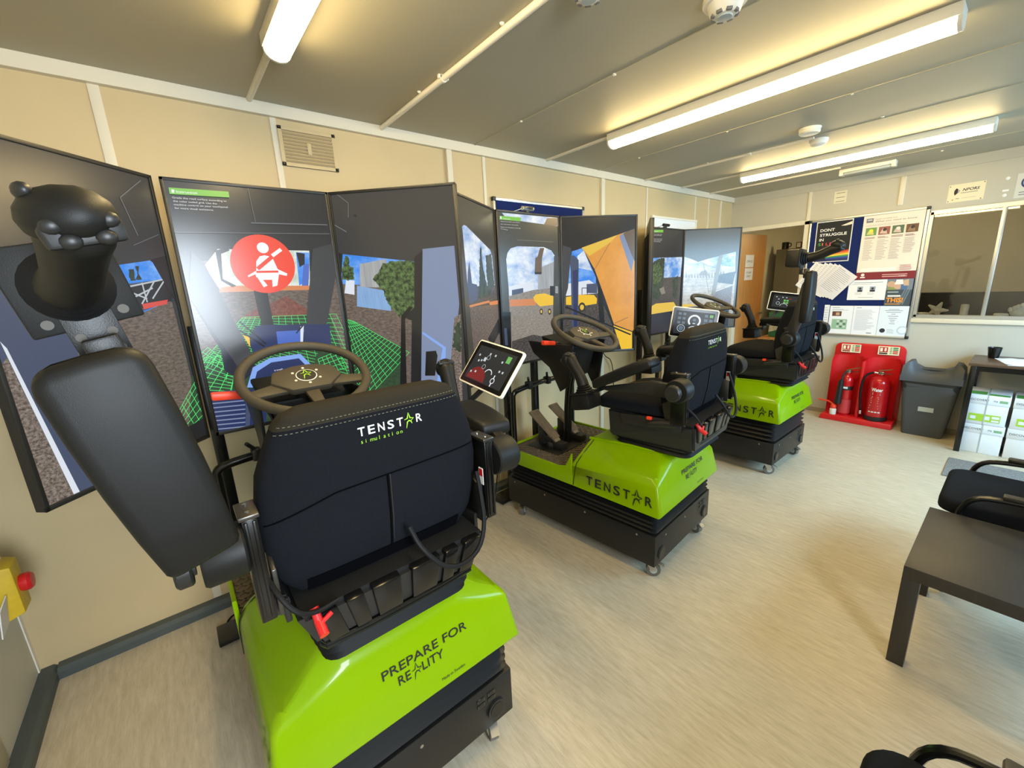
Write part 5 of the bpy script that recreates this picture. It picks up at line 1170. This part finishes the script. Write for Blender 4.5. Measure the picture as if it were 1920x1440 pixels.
# ---- office window in the right wall
wn = struct(MB().bb((XR-0.012, WY0, WZ1-0.022), (XR+0.05, WY1, WZ1+0.012)).bb((XR-0.012, WY0, WZ0-0.012), (XR+0.05, WY1, WZ0+0.02)).bb((XR-0.012, WY1-0.02, WZ0), (XR+0.05, WY1+0.004, WZ1)).bb((XR-0.012, WY0, WZ0), (XR+0.05, WY0+0.02, WZ1)).build('window_1', M_alu))
for y in (0.228, -0.21, -0.65): MB().bb((XR-0.008, y-0.013, WZ0), (XR+0.045, y+0.013, WZ1), bev=0.002).build('mullion', M_alu, wn)
for a, b in ((0.24, WY1-0.02), (-0.197, 0.215), (-0.637, -0.223), (WY0+0.02, -0.663)): MB().bb((XR+0.018, a, WZ0+0.018), (XR+0.022, b, WZ1-0.02)).build('pane', M_glass, wn)
MB().bb((XR-0.02, WY0-0.02, WZ0-0.05), (XR, WY1+0.012, WZ0-0.012), bev=0.002).build('lower_rail', M_trim, wn)
MB().bb((XR+T, WY0, WZ0-0.03), (XR+0.32, WY1+0.05, WZ0), bev=0.002).build('inner_sill', M_wood, wn)
# items on the sill behind the glass
XS = XR+0.072; ZS = WZ0
t = thing('starfish_shell', 'pale spiny starfish ornament standing on the window sill', 'ornament', (XS, 0.515, ZS))
for k in range(5):
    a = PI/2+2*PI*k/5+0.35; d = Vector((0, math.cos(a), math.sin(a)))
    c = Vector((0, 0, 0.058)); L_ = 0.075 if d.z > -0.3 else 0.06
    MB().tube([c, c+d*L_*0.5, c+d*L_], [0.026, 0.018, 0.006], seg=10).build('arm', M_shell, t)
MB().ellipsoid((0, 0, 0.056), (0.022, 0.034, 0.034)).build('body', M_shell, t)
tag(MB().lathe([(0.04, 0), (0.042, 0.004), (0.042, 0.03), (0.036, 0.034), (0.0, 0.034)], M=Matrix.Translation((XS, 0.605, ZS))).build('round_tin', M_white), 'low white round tin left of the starfish ornament', 'tin')
tag(MB().lathe([(0.026, 0), (0.026, 0.105), (0.02, 0.11), (0.0, 0.105)], M=Matrix.Translation((XS, 0.345, ZS))).build('candle', M_shell), 'tall white pillar candle on the window sill', 'candle')
for y, lab in ((0.395, 'small white tealight between the starfish and the pillar candle'), (0.295, 'small white tealight between the pillar candle and the window mullion')):
    tag(MB().lathe([(0.018, 0), (0.019, 0.014), (0.016, 0.015), (0.0, 0.012)], seg=18, M=Matrix.Translation((XS, y, ZS))).build('tealight', M_white), lab, 'candle', 'tealights on the sill')
tag(MB().lathe([(0.042, 0), (0.044, 0.03), (0.038, 0.036), (0.0, 0.036)], M=Matrix.Translation((XS, 0.13, ZS))).build('round_tin', M_white), 'low white round tin right of the window mullion', 'tin')
t = thing('shell_ornament', 'large rounded sea shell on the sill beside a white tin', 'ornament', (XS, 0.035, ZS))
MB().ellipsoid((0, 0, 0.055), (0.04, 0.055, 0.055)).build('body', M_shell, t)
for k in range(4): MB().ellipsoid((-0.03, 0.05-0.02*k, 0.07+0.012*k), (0.014, 0.014, 0.02), seg=10, rings=8).build('knob', M_shell, t)
t = thing('desk_divider', 'black desk divider panel in the office behind the window sill', 'desk', (XR+0.95, 0.0, 0))
MB().bb((-0.02, -1.1, 0.70), (0.02, 0.75, 1.22), bev=0.004).build('panel', M_black, t)
MB().bb((-0.02, -1.1, 0.70), (0.70, 0.75, 0.73), bev=0.003).build('desk_top', M_cab, t)
for y in (-1.06, 0.71):
    for x in (0.02, 0.66): MB().bb((x-0.02, y-0.02, 0), (x+0.02, y+0.02, 0.70)).build('leg', M_black, t)
# ---- office door, signs and cabinet
HX, HY = XR+0.075, 2.262; ex, ey = 6.02, 2.215
L_ = math.hypot(ex-HX, ey-HY); da = math.atan2(ey-HY, ex-HX)
d1 = struct(MB().bb((0, 0, 0.008), (L_, 0.04, 1.962), bev=0.002).build('door_1', M_wood)); d1.location = (HX, HY, 0); d1.rotation_euler = (0, 0, da)
for q in (0.3, 1.7): MB().cyl((0.002, -0.006, q), (0.002, -0.006, q+0.1), 0.006, seg=10).build('hinge', M_steel, d1)
MB().cyl((L_-0.06, 0, 1.0), (L_-0.06, -0.045, 1.0), 0.01, seg=12).tube([(L_-0.06, -0.045, 1.0), (L_-0.17, -0.045, 1.0)], 0.009).build('door_handle', M_steel, d1)
dn = Vector((math.sin(da), -math.cos(da), 0)); dx = Vector((math.cos(da), math.sin(da), 0))
for (px0, py0, px1, py1, l1, l2, lab) in ((1398, 478, 1413, 501, 'OFFICE', None, 'white paper door sign reading OFFICE'), (1396, 503, 1411, 525, 'STAFF', 'ONLY', 'white paper door sign reading STAFF ONLY')):
    a = on_plane(px0, (py0+py1)/2, (HX, HY, 1), dn); b = on_plane(px1, (py0+py1)/2, (HX, HY, 1), dn); c = (a+b)/2
    zt_ = on_plane((px0+px1)/2, py0, (HX, HY, 1), dn).z; zb_ = on_plane((px0+px1)/2, py1, (HX, HY, 1), dn).z
    s = Sheet('door_sign', lab, 'sign', (c.x, c.y, (zt_+zb_)/2), da, (b-a).length, zt_-zb_, (228, 226, 222))
    if l2: s.text(l1, 0.5, 0.45, 0.17, (40, 40, 44), 0.62, 'C'); s.text(l2, 0.5, 0.75, 0.17, (40, 40, 44), 0.5, 'C')
    else: s.text(l1, 0.5, 0.62, 0.18, (40, 40, 44), 0.72, 'C')
    s.done()
t = thing('filing_cabinet', 'grey-brown steel cupboard in the office seen through the doorway', 'cabinet', (6.55, 1.95, 0))
MB().bb((-0.0, -0.62, 0.0), (0.45, 0.33, 1.80), bev=0.004).build('body', M_cab, t)
for a, b in ((-0.61, -0.15), (-0.14, 0.32)): MB().bb((-0.012, a, 0.03), (0, b, 1.78), bev=0.002).build('door', M_cab, t)
MB().bb((-0.03, -0.17, 1.0), (-0.012, -0.15, 1.12), bev=0.003).build('handle', M_black, t)
t = thing('mug', 'black mug on top of the grey steel cupboard', 'mug', (6.62, 2.20, 1.80))
MB().lathe([(0.036, 0), (0.04, 0.004), (0.042, 0.09), (0.039, 0.09), (0.037, 0.008), (0.0, 0.006)]).build('cup', M_gloss, t)
MB().tube([(0, -0.040, 0.075), (0, -0.068, 0.07), (0, -0.07, 0.035), (0, -0.039, 0.022)], 0.006, smooth=2).build('handle', M_gloss, t)
t = thing('box_file', 'dark red box file on top of the grey steel cupboard', 'box', (6.68, 1.94, 1.80), 0.15)
MB().bb((-0.12, -0.13, 0), (0.12, 0.13, 0.075), bev=0.004).build('box', mat('maroon', (98, 44, 40), 0.5), t)
MB().bb((-0.124, 0.08, 0.01), (-0.12, 0.12, 0.065)).build('label', M_paper, t)
t = thing('office_stool_table', 'low wooden side table beside the open office door', 'table', (5.85, 1.86, 0))
MB().bb((-0.2, -0.22, 0.70), (0.2, 0.22, 0.725), bev=0.003).build('top', M_wood, t)
for x in (-0.17, 0.17):
    for y in (-0.19, 0.19): MB().bb((x-0.015, y-0.015, 0), (x+0.015, y+0.015, 0.70)).build('leg', M_black, t)
t = thing('carrier_bag', 'green patterned carrier bag standing in the office doorway', 'bag', (5.80, 1.87, 0.725))
Mg = mat('bag_green', (44, 110, 76), 0.55, noise=(9, 0.35)); 
MB().hexa([(-0.06, -0.13, 0), (0.06, -0.13, 0), (0.06, 0.13, 0), (-0.06, 0.13, 0), (-0.05, -0.15, 0.30), (0.05, -0.15, 0.30), (0.05, 0.15, 0.30), (-0.05, 0.15, 0.30)], bev=0.01).build('bag', Mg, t)
MB().prism([(-0.13, 0.06), (0.0, 0.10), (0.13, 0.06), (0.12, 0.17), (0, 0.2), (-0.12, 0.17)], (-0.064, 0, 0), (0, -1, 0), (0, 0, 1), 0.003).build('picture', mat('bag_picture', (176, 176, 160), 0.6, noise=(14, 0.5)), t)
for x in (-0.045, 0.045): MB().tube([(x, -0.06, 0.29), (x, -0.05, 0.37), (x, 0.05, 0.37), (x, 0.06, 0.29)], 0.006, smooth=2).build('handle', Mg, t)

# ---- fire point stand: red moulded back with two bays and a base tray
SY0, SY1 = 1.195, 0.652          # left and right as seen
t = thing('extinguisher_stand', 'red plastic double fire extinguisher stand against the wall', 'fire stand', (XR-0.012, (SY0+SY1)/2, 0), RW)
W_ = abs(SY1-SY0)
pts = [(-W_/2-0.015, 0.0), (W_/2+0.015, 0.0)] + [(W_/2-0.06+0.06*math.cos(a), 0.72+0.055*math.sin(a)) for a in [PI/2*i/6 for i in range(7)]] + [(-W_/2+0.06+0.06*math.cos(a), 0.72+0.055*math.sin(a)) for a in [PI/2+PI/2*i/6 for i in range(7)]]
MB().prism(pts, (0, -0.016, 0), (1, 0, 0), (0, 0, 1), -0.012, bev=0.003).build('backboard', M_red, t)
for s_ in (-1, 1):
    cx = s_*W_/4
    # bay: half-round shroud standing off the backboard
    n = 14; rg = []
    for z in (0.06, 0.58, 0.63, 0.655):
        k_ = 1.0 if z < 0.6 else 0.96 if z < 0.64 else 0.9
        rg.append([(cx+0.128*k_*math.cos(PI*i/n), -0.03-0.095*(1-math.sin(PI*i/n))*0.9*k_, z) for i in range(n+1)])
    MB().loft(rg, closed=False, caps=False).build('bay', M_red, t)
b_ = MB(); b_.hexa([(-W_/2-0.02, -0.225, 0), (W_/2+0.012, -0.225, 0), (W_/2+0.012, 0, 0), (-W_/2-0.02, 0, 0), (-W_/2-0.005, -0.216, 0.055), (W_/2+0.005, -0.216, 0.055), (W_/2+0.005, 0, 0.055), (-W_/2-0.005, 0, 0.055)], bev=0.008)
b_.build('base_tray', M_red, t)
MB().bb((-0.012, -0.17, 0.055), (0.012, -0.03, 0.62), bev=0.006).build('divider', M_red, t)
for i, cx in enumerate((-W_/4-0.005, W_/4+0.01)):
    s = Sheet('x', None, None, (0, 0, 0), 0, 0.155, 0.082, (236, 226, 190), parent=t)
    s.mb.bb((-0.0775, -0.0015, -0.041), (0.0775, 0, 0.041), cmat((236, 226, 190)))
    s.rect(0.06, 0.1, 0.40, 0.6, (190, 30, 34)); s.rect(0.10, 0.2, 0.12, 0.42, (240, 235, 210)); s.rect(0.30, 0.18, 0.10, 0.40, (240, 220, 200)); s.rect(0.06, 0.76, 0.40, 0.16, (150, 40, 36) if i == 0 else (20, 20, 20))
    for j in range(4): s.rect(0.56, 0.12+0.2*j, 0.1, 0.12, (130, 160, 110)); s.rect(0.70, 0.10+0.2*j, 0.24, 0.14, (40, 130, 70) if j < 1+i*0.3 else (200, 60, 50))
    o = s.mb.build('instruction_label', None, t, smooth=False); o.location = (cx, -0.029, 0.722)
def stand_pt(x, y, z): return Vector((XR-0.012+y, (SY0+SY1)/2-x, z))
# CO2 extinguisher
p = stand_pt(-W_/4+0.02, -0.11, 0.056)
t = thing('fire_extinguisher', 'slim red extinguisher with black horn in the left bay', 'fire extinguisher', p, RW)
MB().lathe([(0.05, 0.0), (0.053, 0.005), (0.053, 0.34), (0.048, 0.37), (0.034, 0.40), (0.018, 0.415), (0.018, 0.435), (0.0, 0.435)], seg=28).build('cylinder', M_redp, t)
MB().lathe([(0.0537, 0.26), (0.0537, 0.30)], seg=28).build('black_band', M_black, t)
MB().lathe([(0.0536, 0.02), (0.0536, 0.16)], seg=28).build('label', mat('ext_label', (196, 60, 62), 0.4), t)
MB().bb((-0.018, -0.018, 0.43), (0.018, 0.018, 0.462), bev=0.004).build('valve', M_steel, t)
MB().box((0.045, -0.01, 0.48), (0.10, 0.016, 0.006), R=Ry(-0.28), bev=0.002).build('lever', mat('handle_green', (96, 120, 80), 0.5), t)
MB().box((0.04, -0.01, 0.448), (0.09, 0.016, 0.006), R=Ry(-0.05), bev=0.002).build('carry_handle', M_dksteel, t)
MB().tube([(-0.012, -0.015, 0.45), (-0.03, -0.035, 0.42), (-0.035, -0.055, 0.36)], 0.009, smooth=2).build('swivel_arm', M_black, t)
MB().cyl((-0.036, -0.062, 0.36), (-0.042, -0.072, 0.12), 0.022, seg=18, r2=0.030).build('horn', M_black, t)
MB().bb((-0.015, -0.055, 0.275), (0.02, -0.0535, 0.295)).build('tag', M_paper, t)
p = stand_pt(W_/4+0.0, -0.125, 0.056)
t = thing('fire_extinguisher', 'wide red water extinguisher with black hose in the right bay', 'fire extinguisher', p, RW)
MB().lathe([(0.086, 0.0), (0.09, 0.006), (0.09, 0.04), (0.082, 0.042)], seg=32).build('foot_ring', M_black, t)
MB().lathe([(0.08, 0.03), (0.082, 0.04), (0.082, 0.36), (0.078, 0.39), (0.06, 0.415), (0.03, 0.43), (0.022, 0.435), (0.022, 0.45), (0.0, 0.45)], seg=32).build('cylinder', M_redp, t)
lb = MB()
def wrap(mbx, r):
    for i, q in enumerate(mbx.v):
        a = q.x/r; mbx.v[i] = Vector((r*math.sin(a), -r*math.cos(a), q.z))
    return mbx
lb2 = MB(); text(lb2, 'Water', (0, 0, 0.295), EX, EZ, 0.032, M_inkw, 'C', width=0.088, bold=0.03)
for z in (0.275, 0.262): lb2.add([(-0.03, 0, z), (0.03, 0, z), (0.03, 0, z+0.006), (-0.03, 0, z+0.006)], [(0, 1, 2, 3)], M_inkw)
for z, w_ in ((0.235, 0.03), (0.22, 0.036), (0.20, 0.034), (0.18, 0.034), (0.15, 0.04), (0.125, 0.045)): lb2.add([(-w_, 0, z), (w_*0.6, 0, z), (w_*0.6, 0, z+0.005), (-w_, 0, z+0.005)], [(0, 1, 2, 3)], M_inkw)
text(lb2, 'FIREPROTECT', (0, 0, 0.085), EX, EZ, 0.012, M_inkw, 'C', width=0.09) if False else None
for q in range(4): lb2.add([(-0.045+q*0.024, 0, 0.085), (-0.027+q*0.024, 0, 0.085), (-0.027+q*0.024, 0, 0.096), (-0.045+q*0.024, 0, 0.096)], [(0, 1, 2, 3)], M_inkw)
wrap(lb2, 0.0828).build('label_print', None, t, smooth=False)['kind'] = 'stuff'
MB().bb((-0.02, -0.02, 0.448), (0.02, 0.02, 0.476), bev=0.004).build('valve', M_steel, t)
MB().box((0.03, -0.02, 0.498), (0.10, 0.018, 0.006), R=Ry(-0.22), bev=0.002).build('lever', MATS['handle_green'], t)
MB().box((0.03, -0.02, 0.465), (0.10, 0.018, 0.006), R=Ry(0.0), bev=0.002).build('carry_handle', M_dksteel, t)
MB().cyl((-0.02, -0.01, 0.462), (-0.05, -0.015, 0.464), 0.010, seg=12).build('hose_union', M_chrome, t)
MB().tube([(-0.05, -0.015, 0.464), (-0.085, -0.03, 0.455), (-0.118, -0.05, 0.41), (-0.128, -0.06, 0.30), (-0.118, -0.06, 0.17), (-0.105, -0.06, 0.08)], 0.009, smooth=3).build('hose', M_rubber, t)
MB().cyl((-0.105, -0.06, 0.085), (-0.103, -0.06, 0.05), 0.011, seg=12).build('nozzle', M_chrome, t)
# pump bottle / horn with red arm in front of the stand
t = thing('pump_bottle', 'small white bottle with red crank arm on the stand tray', 'bottle', stand_pt(-W_/4-0.05, -0.187, 0.056), RW)
MB().lathe([(0.026, 0), (0.028, 0.004), (0.028, 0.055), (0.02, 0.062), (0.0, 0.062)], seg=20).build('bottle', M_white, t)
MB().lathe([(0.018, 0.06), (0.026, 0.075), (0.022, 0.1), (0.008, 0.11), (0.0, 0.11)], seg=18).build('cap', M_redor, t)
MB().tube([(0.0, 0, 0.105), (-0.05, 0.02, 0.125), (-0.14, 0.03, 0.13)], 0.008).build('arm', M_redor, t)

# ---- bin
t = thing('waste_bin', 'dark grey swing bin with liner beside the fire extinguisher stand', 'bin', (XR-0.15, 0.440, 0), RW)
def rr_ring(hx, hy, r, z): return [(x, y, z) for x, y in rrect(hx, hy, r, 0, 0, 5)]
MB().loft([rr_ring(0.135, 0.09, 0.03, 0.0), rr_ring(0.137, 0.092, 0.03, 0.01), rr_ring(0.185, 0.125, 0.04, 0.50), rr_ring(0.18, 0.12, 0.038, 0.50), rr_ring(0.135, 0.09, 0.03, 0.02)]).build('tub', M_binm, t)
rg = [rr_ring(0.192+0.003*(i % 2)-0.0042*i, 0.131+0.003*(i % 2)-0.0028*i, 0.04, 0.515-0.022*i) for i in range(6)]
rg = [[(x+0.004*math.sin(9*k_+i), y+0.004*math.cos(7*k_), z+0.010*math.sin(5*k_+2*i)) for k_, (x, y, z) in enumerate(r)] for i, r in enumerate(rg)]
MB().loft(rg, caps=False).build('liner_bag', M_bag, t)
# lid: hood with a scooped opening front to back
hood = []
for (x, zt_, hy) in ((-0.198, 0.555, 0.118), (-0.192, 0.63, 0.10), (-0.165, 0.665, 0.085), (-0.135, 0.672, 0.075), (-0.12, 0.632, 0.075), (-0.07, 0.604, 0.078), (0, 0.594, 0.08), (0.07, 0.604, 0.078), (0.12, 0.632, 0.075), (0.135, 0.672, 0.075), (0.165, 0.665, 0.085), (0.192, 0.63, 0.10), (0.198, 0.555, 0.118)):
    hood.append([(x, -0.133, 0.50), (x, -0.13, min(0.555, zt_)), (x, -hy, zt_), (x, hy, zt_), (x, 0.13, min(0.555, zt_)), (x, 0.133, 0.50)])
MB().loft(hood).build('lid', M_binm, t, angle=50)
MB().loft([[(x, y, z) for x, y in rrect(0.112, 0.062, 0.02, 0, -0.005)] for z in (0.598, 0.606)]).build('flap', M_black, t)
MB().bb((-0.045, -0.117, 0.235), (0.055, -0.108, 0.275), M_greyb).build('sticker', None, t).rotation_euler = (0.0, 0, 0)

# ---- table by the right wall with boxes
t = thing('side_table', 'brown-topped table with black steel legs holding a black cup', 'table', (5.055, -0.24, 0))
MB().bb((-0.245, -0.60, 0.715), (0.235, 0.465, 0.737), bev=0.003).build('top', M_tabletop, t)
for x in (-0.225, 0.21):
    for y in (-0.57, 0.435): MB().bb((x-0.0175, y-0.0175, 0), (x+0.0175, y+0.0175, 0.715), bev=0.002).build('leg', M_gloss, t)
for x in (-0.225, 0.21): MB().bb((x-0.0125, -0.57, 0.675), (x+0.0125, 0.435, 0.715)).build('rail', M_gloss, t)
def carton(x, y, z, label, printed):
    t = thing('paper_carton', label, 'box', (x, y, z), RW, 'copy paper cartons under the table')
    MB().bb((-0.115, -0.155, 0), (0.115, 0.155, 0.185), bev=0.003).build('box', M_carton, t)
    MB().bb((-0.118, -0.158, 0.165), (0.118, 0.158, 0.24), bev=0.003).build('lid', M_carton, t)
    pr_ = MB(); y0 = -0.1586
    text(pr_, 'DISCOVERY', (-0.105, y0, 0.192), EX, EZ, 0.016, M_ink, 'L', width=0.115); text(pr_, '70', (0.03, y0, 0.192), EX, EZ, 0.013, M_ink, 'L', width=0.022)
    for q in (0.19, 0.2): pr_.add([(0.062, y0, q), (0.105, y0, q), (0.105, y0, q+0.007), (0.062, y0, q+0.007)], [(0, 1, 2, 3)], M_cartgreen)
    if printed:
        y1 = -0.1556; pl_ = MB()
        pl_.add([(-0.085, y1, 0.025), (0.085, y1, 0.025), (0.085, y1, 0.085), (-0.085, y1, 0.085)], [(0, 1, 2, 3)], M_cartlime)
        for a, b, w_, h_ in ((-0.075, 0.04, 0.03, 0.025), (0.0, 0.04, 0.03, 0.03), (0.04, 0.055, 0.04, 0.02), (0.04, 0.03, 0.04, 0.015)): pl_.add([(a, y1-0.0004, b), (a+w_, y1-0.0004, b), (a+w_, y1-0.0004, b+h_), (a, y1-0.0004, b+h_)], [(0, 1, 2, 3)], M_carton)
        pl_.build('panel_print', None, t, smooth=False); pt_ = MB(); pt_.add([(-0.11, -0.14, 0.2406), (-0.01, -0.14, 0.2406), (-0.01, -0.02, 0.2406), (-0.11, -0.02, 0.2406)], [(0, 1, 2, 3)], M_cartgreen); pt_.build('lid_print', None, t, smooth=False); pt_ = MB(); pt_.add([(0.0, -0.15, 0.2406), (0.11, -0.15, 0.2406), (0.11, -0.09, 0.2406), (0.0, -0.08, 0.2406)], [(0, 1, 2, 3)], M_cartgreen); pt_.build('lid_print', None, t, smooth=False)
    pr_.build('print', None, t, smooth=False)
    MB().bb((-0.004, -0.1592, 0.0), (0.004, 0.1592, 0.2408)).build('strap', M_strap, t) if False else MB().bb((-0.004, -0.1592, 0.165), (0.004, -0.158, 0.24)).bb((-0.004, -0.1562, 0.002), (0.004, -0.155, 0.165)).bb((-0.004, -0.158, 0.24), (0.004, 0.158, 0.241)).build('strap', M_greyb, t)
    return t
carton(5.03, 0.082, 0.0, 'white paper carton below the one with a lime panel', False)
carton(5.025, 0.086, 0.242, 'white paper carton with lime panel and green lid print', True)
carton(5.03, -0.165, 0.0, 'white paper carton at the bottom of the stack away from the bin', False)
carton(5.03, -0.165, 0.242, 'white paper carton on top of the stack away from the bin', True)
t = thing('cup', 'small black tapered cup on the brown table', 'cup', (5.16, 0.115, 0.737))
MB().lathe([(0.028, 0), (0.03, 0.004), (0.042, 0.088), (0.039, 0.088), (0.027, 0.008), (0.0, 0.006)]).build('body', M_gloss, t)
t = thing('envelope', 'crumpled white plastic envelope lying on the brown table', 'envelope', (5.0, -0.05, 0.738), 0.25)
g = []
for i in range(7):
    g.append([(-0.16+0.32*j/8, -0.12+0.24*i/6, 0.004+0.014*math.sin(i*1.3+j*0.9)**2*(1 if 0 < i < 6 and 0 < j < 8 else 0)) for j in range(9)])
MB().loft(g, closed=False, caps=False).build('sleeve', M_carton, t)
MB().bb((-0.16, -0.12, 0.0), (0.16, 0.12, 0.004)).build('back_sheet', M_paper, t)
o = tag(MB().bb((4.16, -0.9, 0), (4.60, 0.214, 0.008), bev=0.003).build('door_mat', M_mat), 'grey woven door mat on the floor in front of the paper cartons', 'mat')

# ---- coffee table
t = thing('coffee_table', 'low black-brown square-legged coffee table', 'table', (2.235, -0.13, 0))
MB().bb((-0.30, -0.275, 0.375), (0.30, 0.275, 0.425), bev=0.002).build('top', M_wenge, t)
for x in (-0.275, 0.275):
    for y in (-0.25, 0.25): MB().bb((x-0.025, y-0.025, 0), (x+0.025, y+0.025, 0.375), bev=0.001).build('leg', M_wenge, t)
# ---- stacking chairs with tubular arms
def chair(label, x, y, rz=0.0):
    t = thing('visitor_chair', label, 'chair', (x, y, 0), rz, 'black visitor chairs')
    b = MB().loft([[(px, py, z) for px, py in rrect(0.25-o, 0.235-o, 0.07, 0, 0, 6)] for z, o in ((0.395, 0.012), (0.40, 0.003), (0.41, 0.0), (0.44, 0.0), (0.452, 0.005), (0.458, 0.02))])
    b.build('seat', M_fabric, t, angle=60)
    MB().loft([[(px, -0.27+0.0*pz+dy-0.12*(pz-0.5), pz) for px, pz in rrect(0.24-o, 0.16-o, 0.06, 0, 0.66, 6)] for dy, o in ((0.0, 0.02), (0.008, 0.0), (0.04, 0.0), (0.048, 0.02))]).build('backrest', M_fabric, t, angle=60)
    for s in (-1, 1):
        MB().tube([(s*0.265, 0.16, 0.012), (s*0.265, 0.17, 0.40), (s*0.265, 0.14, 0.50), (s*0.265, 0.05, 0.525), (s*0.265, -0.22, 0.53), (s*0.265, -0.27, 0.50), (s*0.265, -0.26, 0.30), (s*0.265, -0.30, 0.012)], 0.012, smooth=2).build('side_frame', M_gloss, t)
        MB().box((s*0.265, -0.07, 0.54), (0.045, 0.24, 0.022), bev=0.008).build('arm_pad', M_black, t)
        MB().cyl((s*0.265, -0.28, 0.50), (s*0.20, -0.275, 0.72), 0.010, seg=10).build('back_tube', M_gloss, t)
    for yy in (0.1, -0.15): MB().cyl((-0.265, yy, 0.385), (0.265, yy, 0.385), 0.010, seg=10).build('cross_tube', M_gloss, t)
    return t
chair('black upholstered visitor chair behind the coffee table, toward the door mat', 2.835, -0.105)
chair('black upholstered visitor chair on the other side of the coffee table', 0.835, -0.155)

# ---- loose cables
def cable(label, pts, r=0.004):
    tag(MB().tube(pts, r, seg=6, smooth=3).build('power_cable', M_rubber), label, 'cable')
cable('thin black cable looping on the floor between skirting and simulator', [(-0.03, 2.05, 0.006), (-0.06, 2.16, 0.006), (-0.02, 2.23, 0.006), (0.05, 2.18, 0.006), (0.06, 2.12, 0.006), (0.04, 2.06, 0.006)])
cable('black cable hanging on the wall between the orange-boom screen and the edge-on screen', [(2.90, YB-0.02, 1.44), (2.90, YB-0.05, 1.36), (2.80, YB-0.06, 1.10), (2.90, YB-0.05, 0.85), (3.05, YB-0.04, 0.80), (3.1, YB-0.02, 0.40), (3.12, YB-0.08, 0.01)])
cable('black cable drooping from the middle simulator hoop to the floor', [(1.66, 2.02, 0.83), (1.60, 2.06, 0.70), (1.56, 2.12, 0.40), (1.55, 2.16, 0.12), (1.48, 2.12, 0.006), (1.36, 2.04, 0.006)])
t = thing('power_adapter', 'black power adapter strapped to the wall beside the orange-boom screen', 'adapter', (2.80, YB, 1.50))
MB().bb((-0.05, -0.05, -0.05), (0.05, 0, 0.05), bev=0.006).build('body', M_black, t)
MB().bb((-0.03, -0.055, 0.055), (0.03, 0, 0.085), bev=0.004).build('plug', M_white, t)
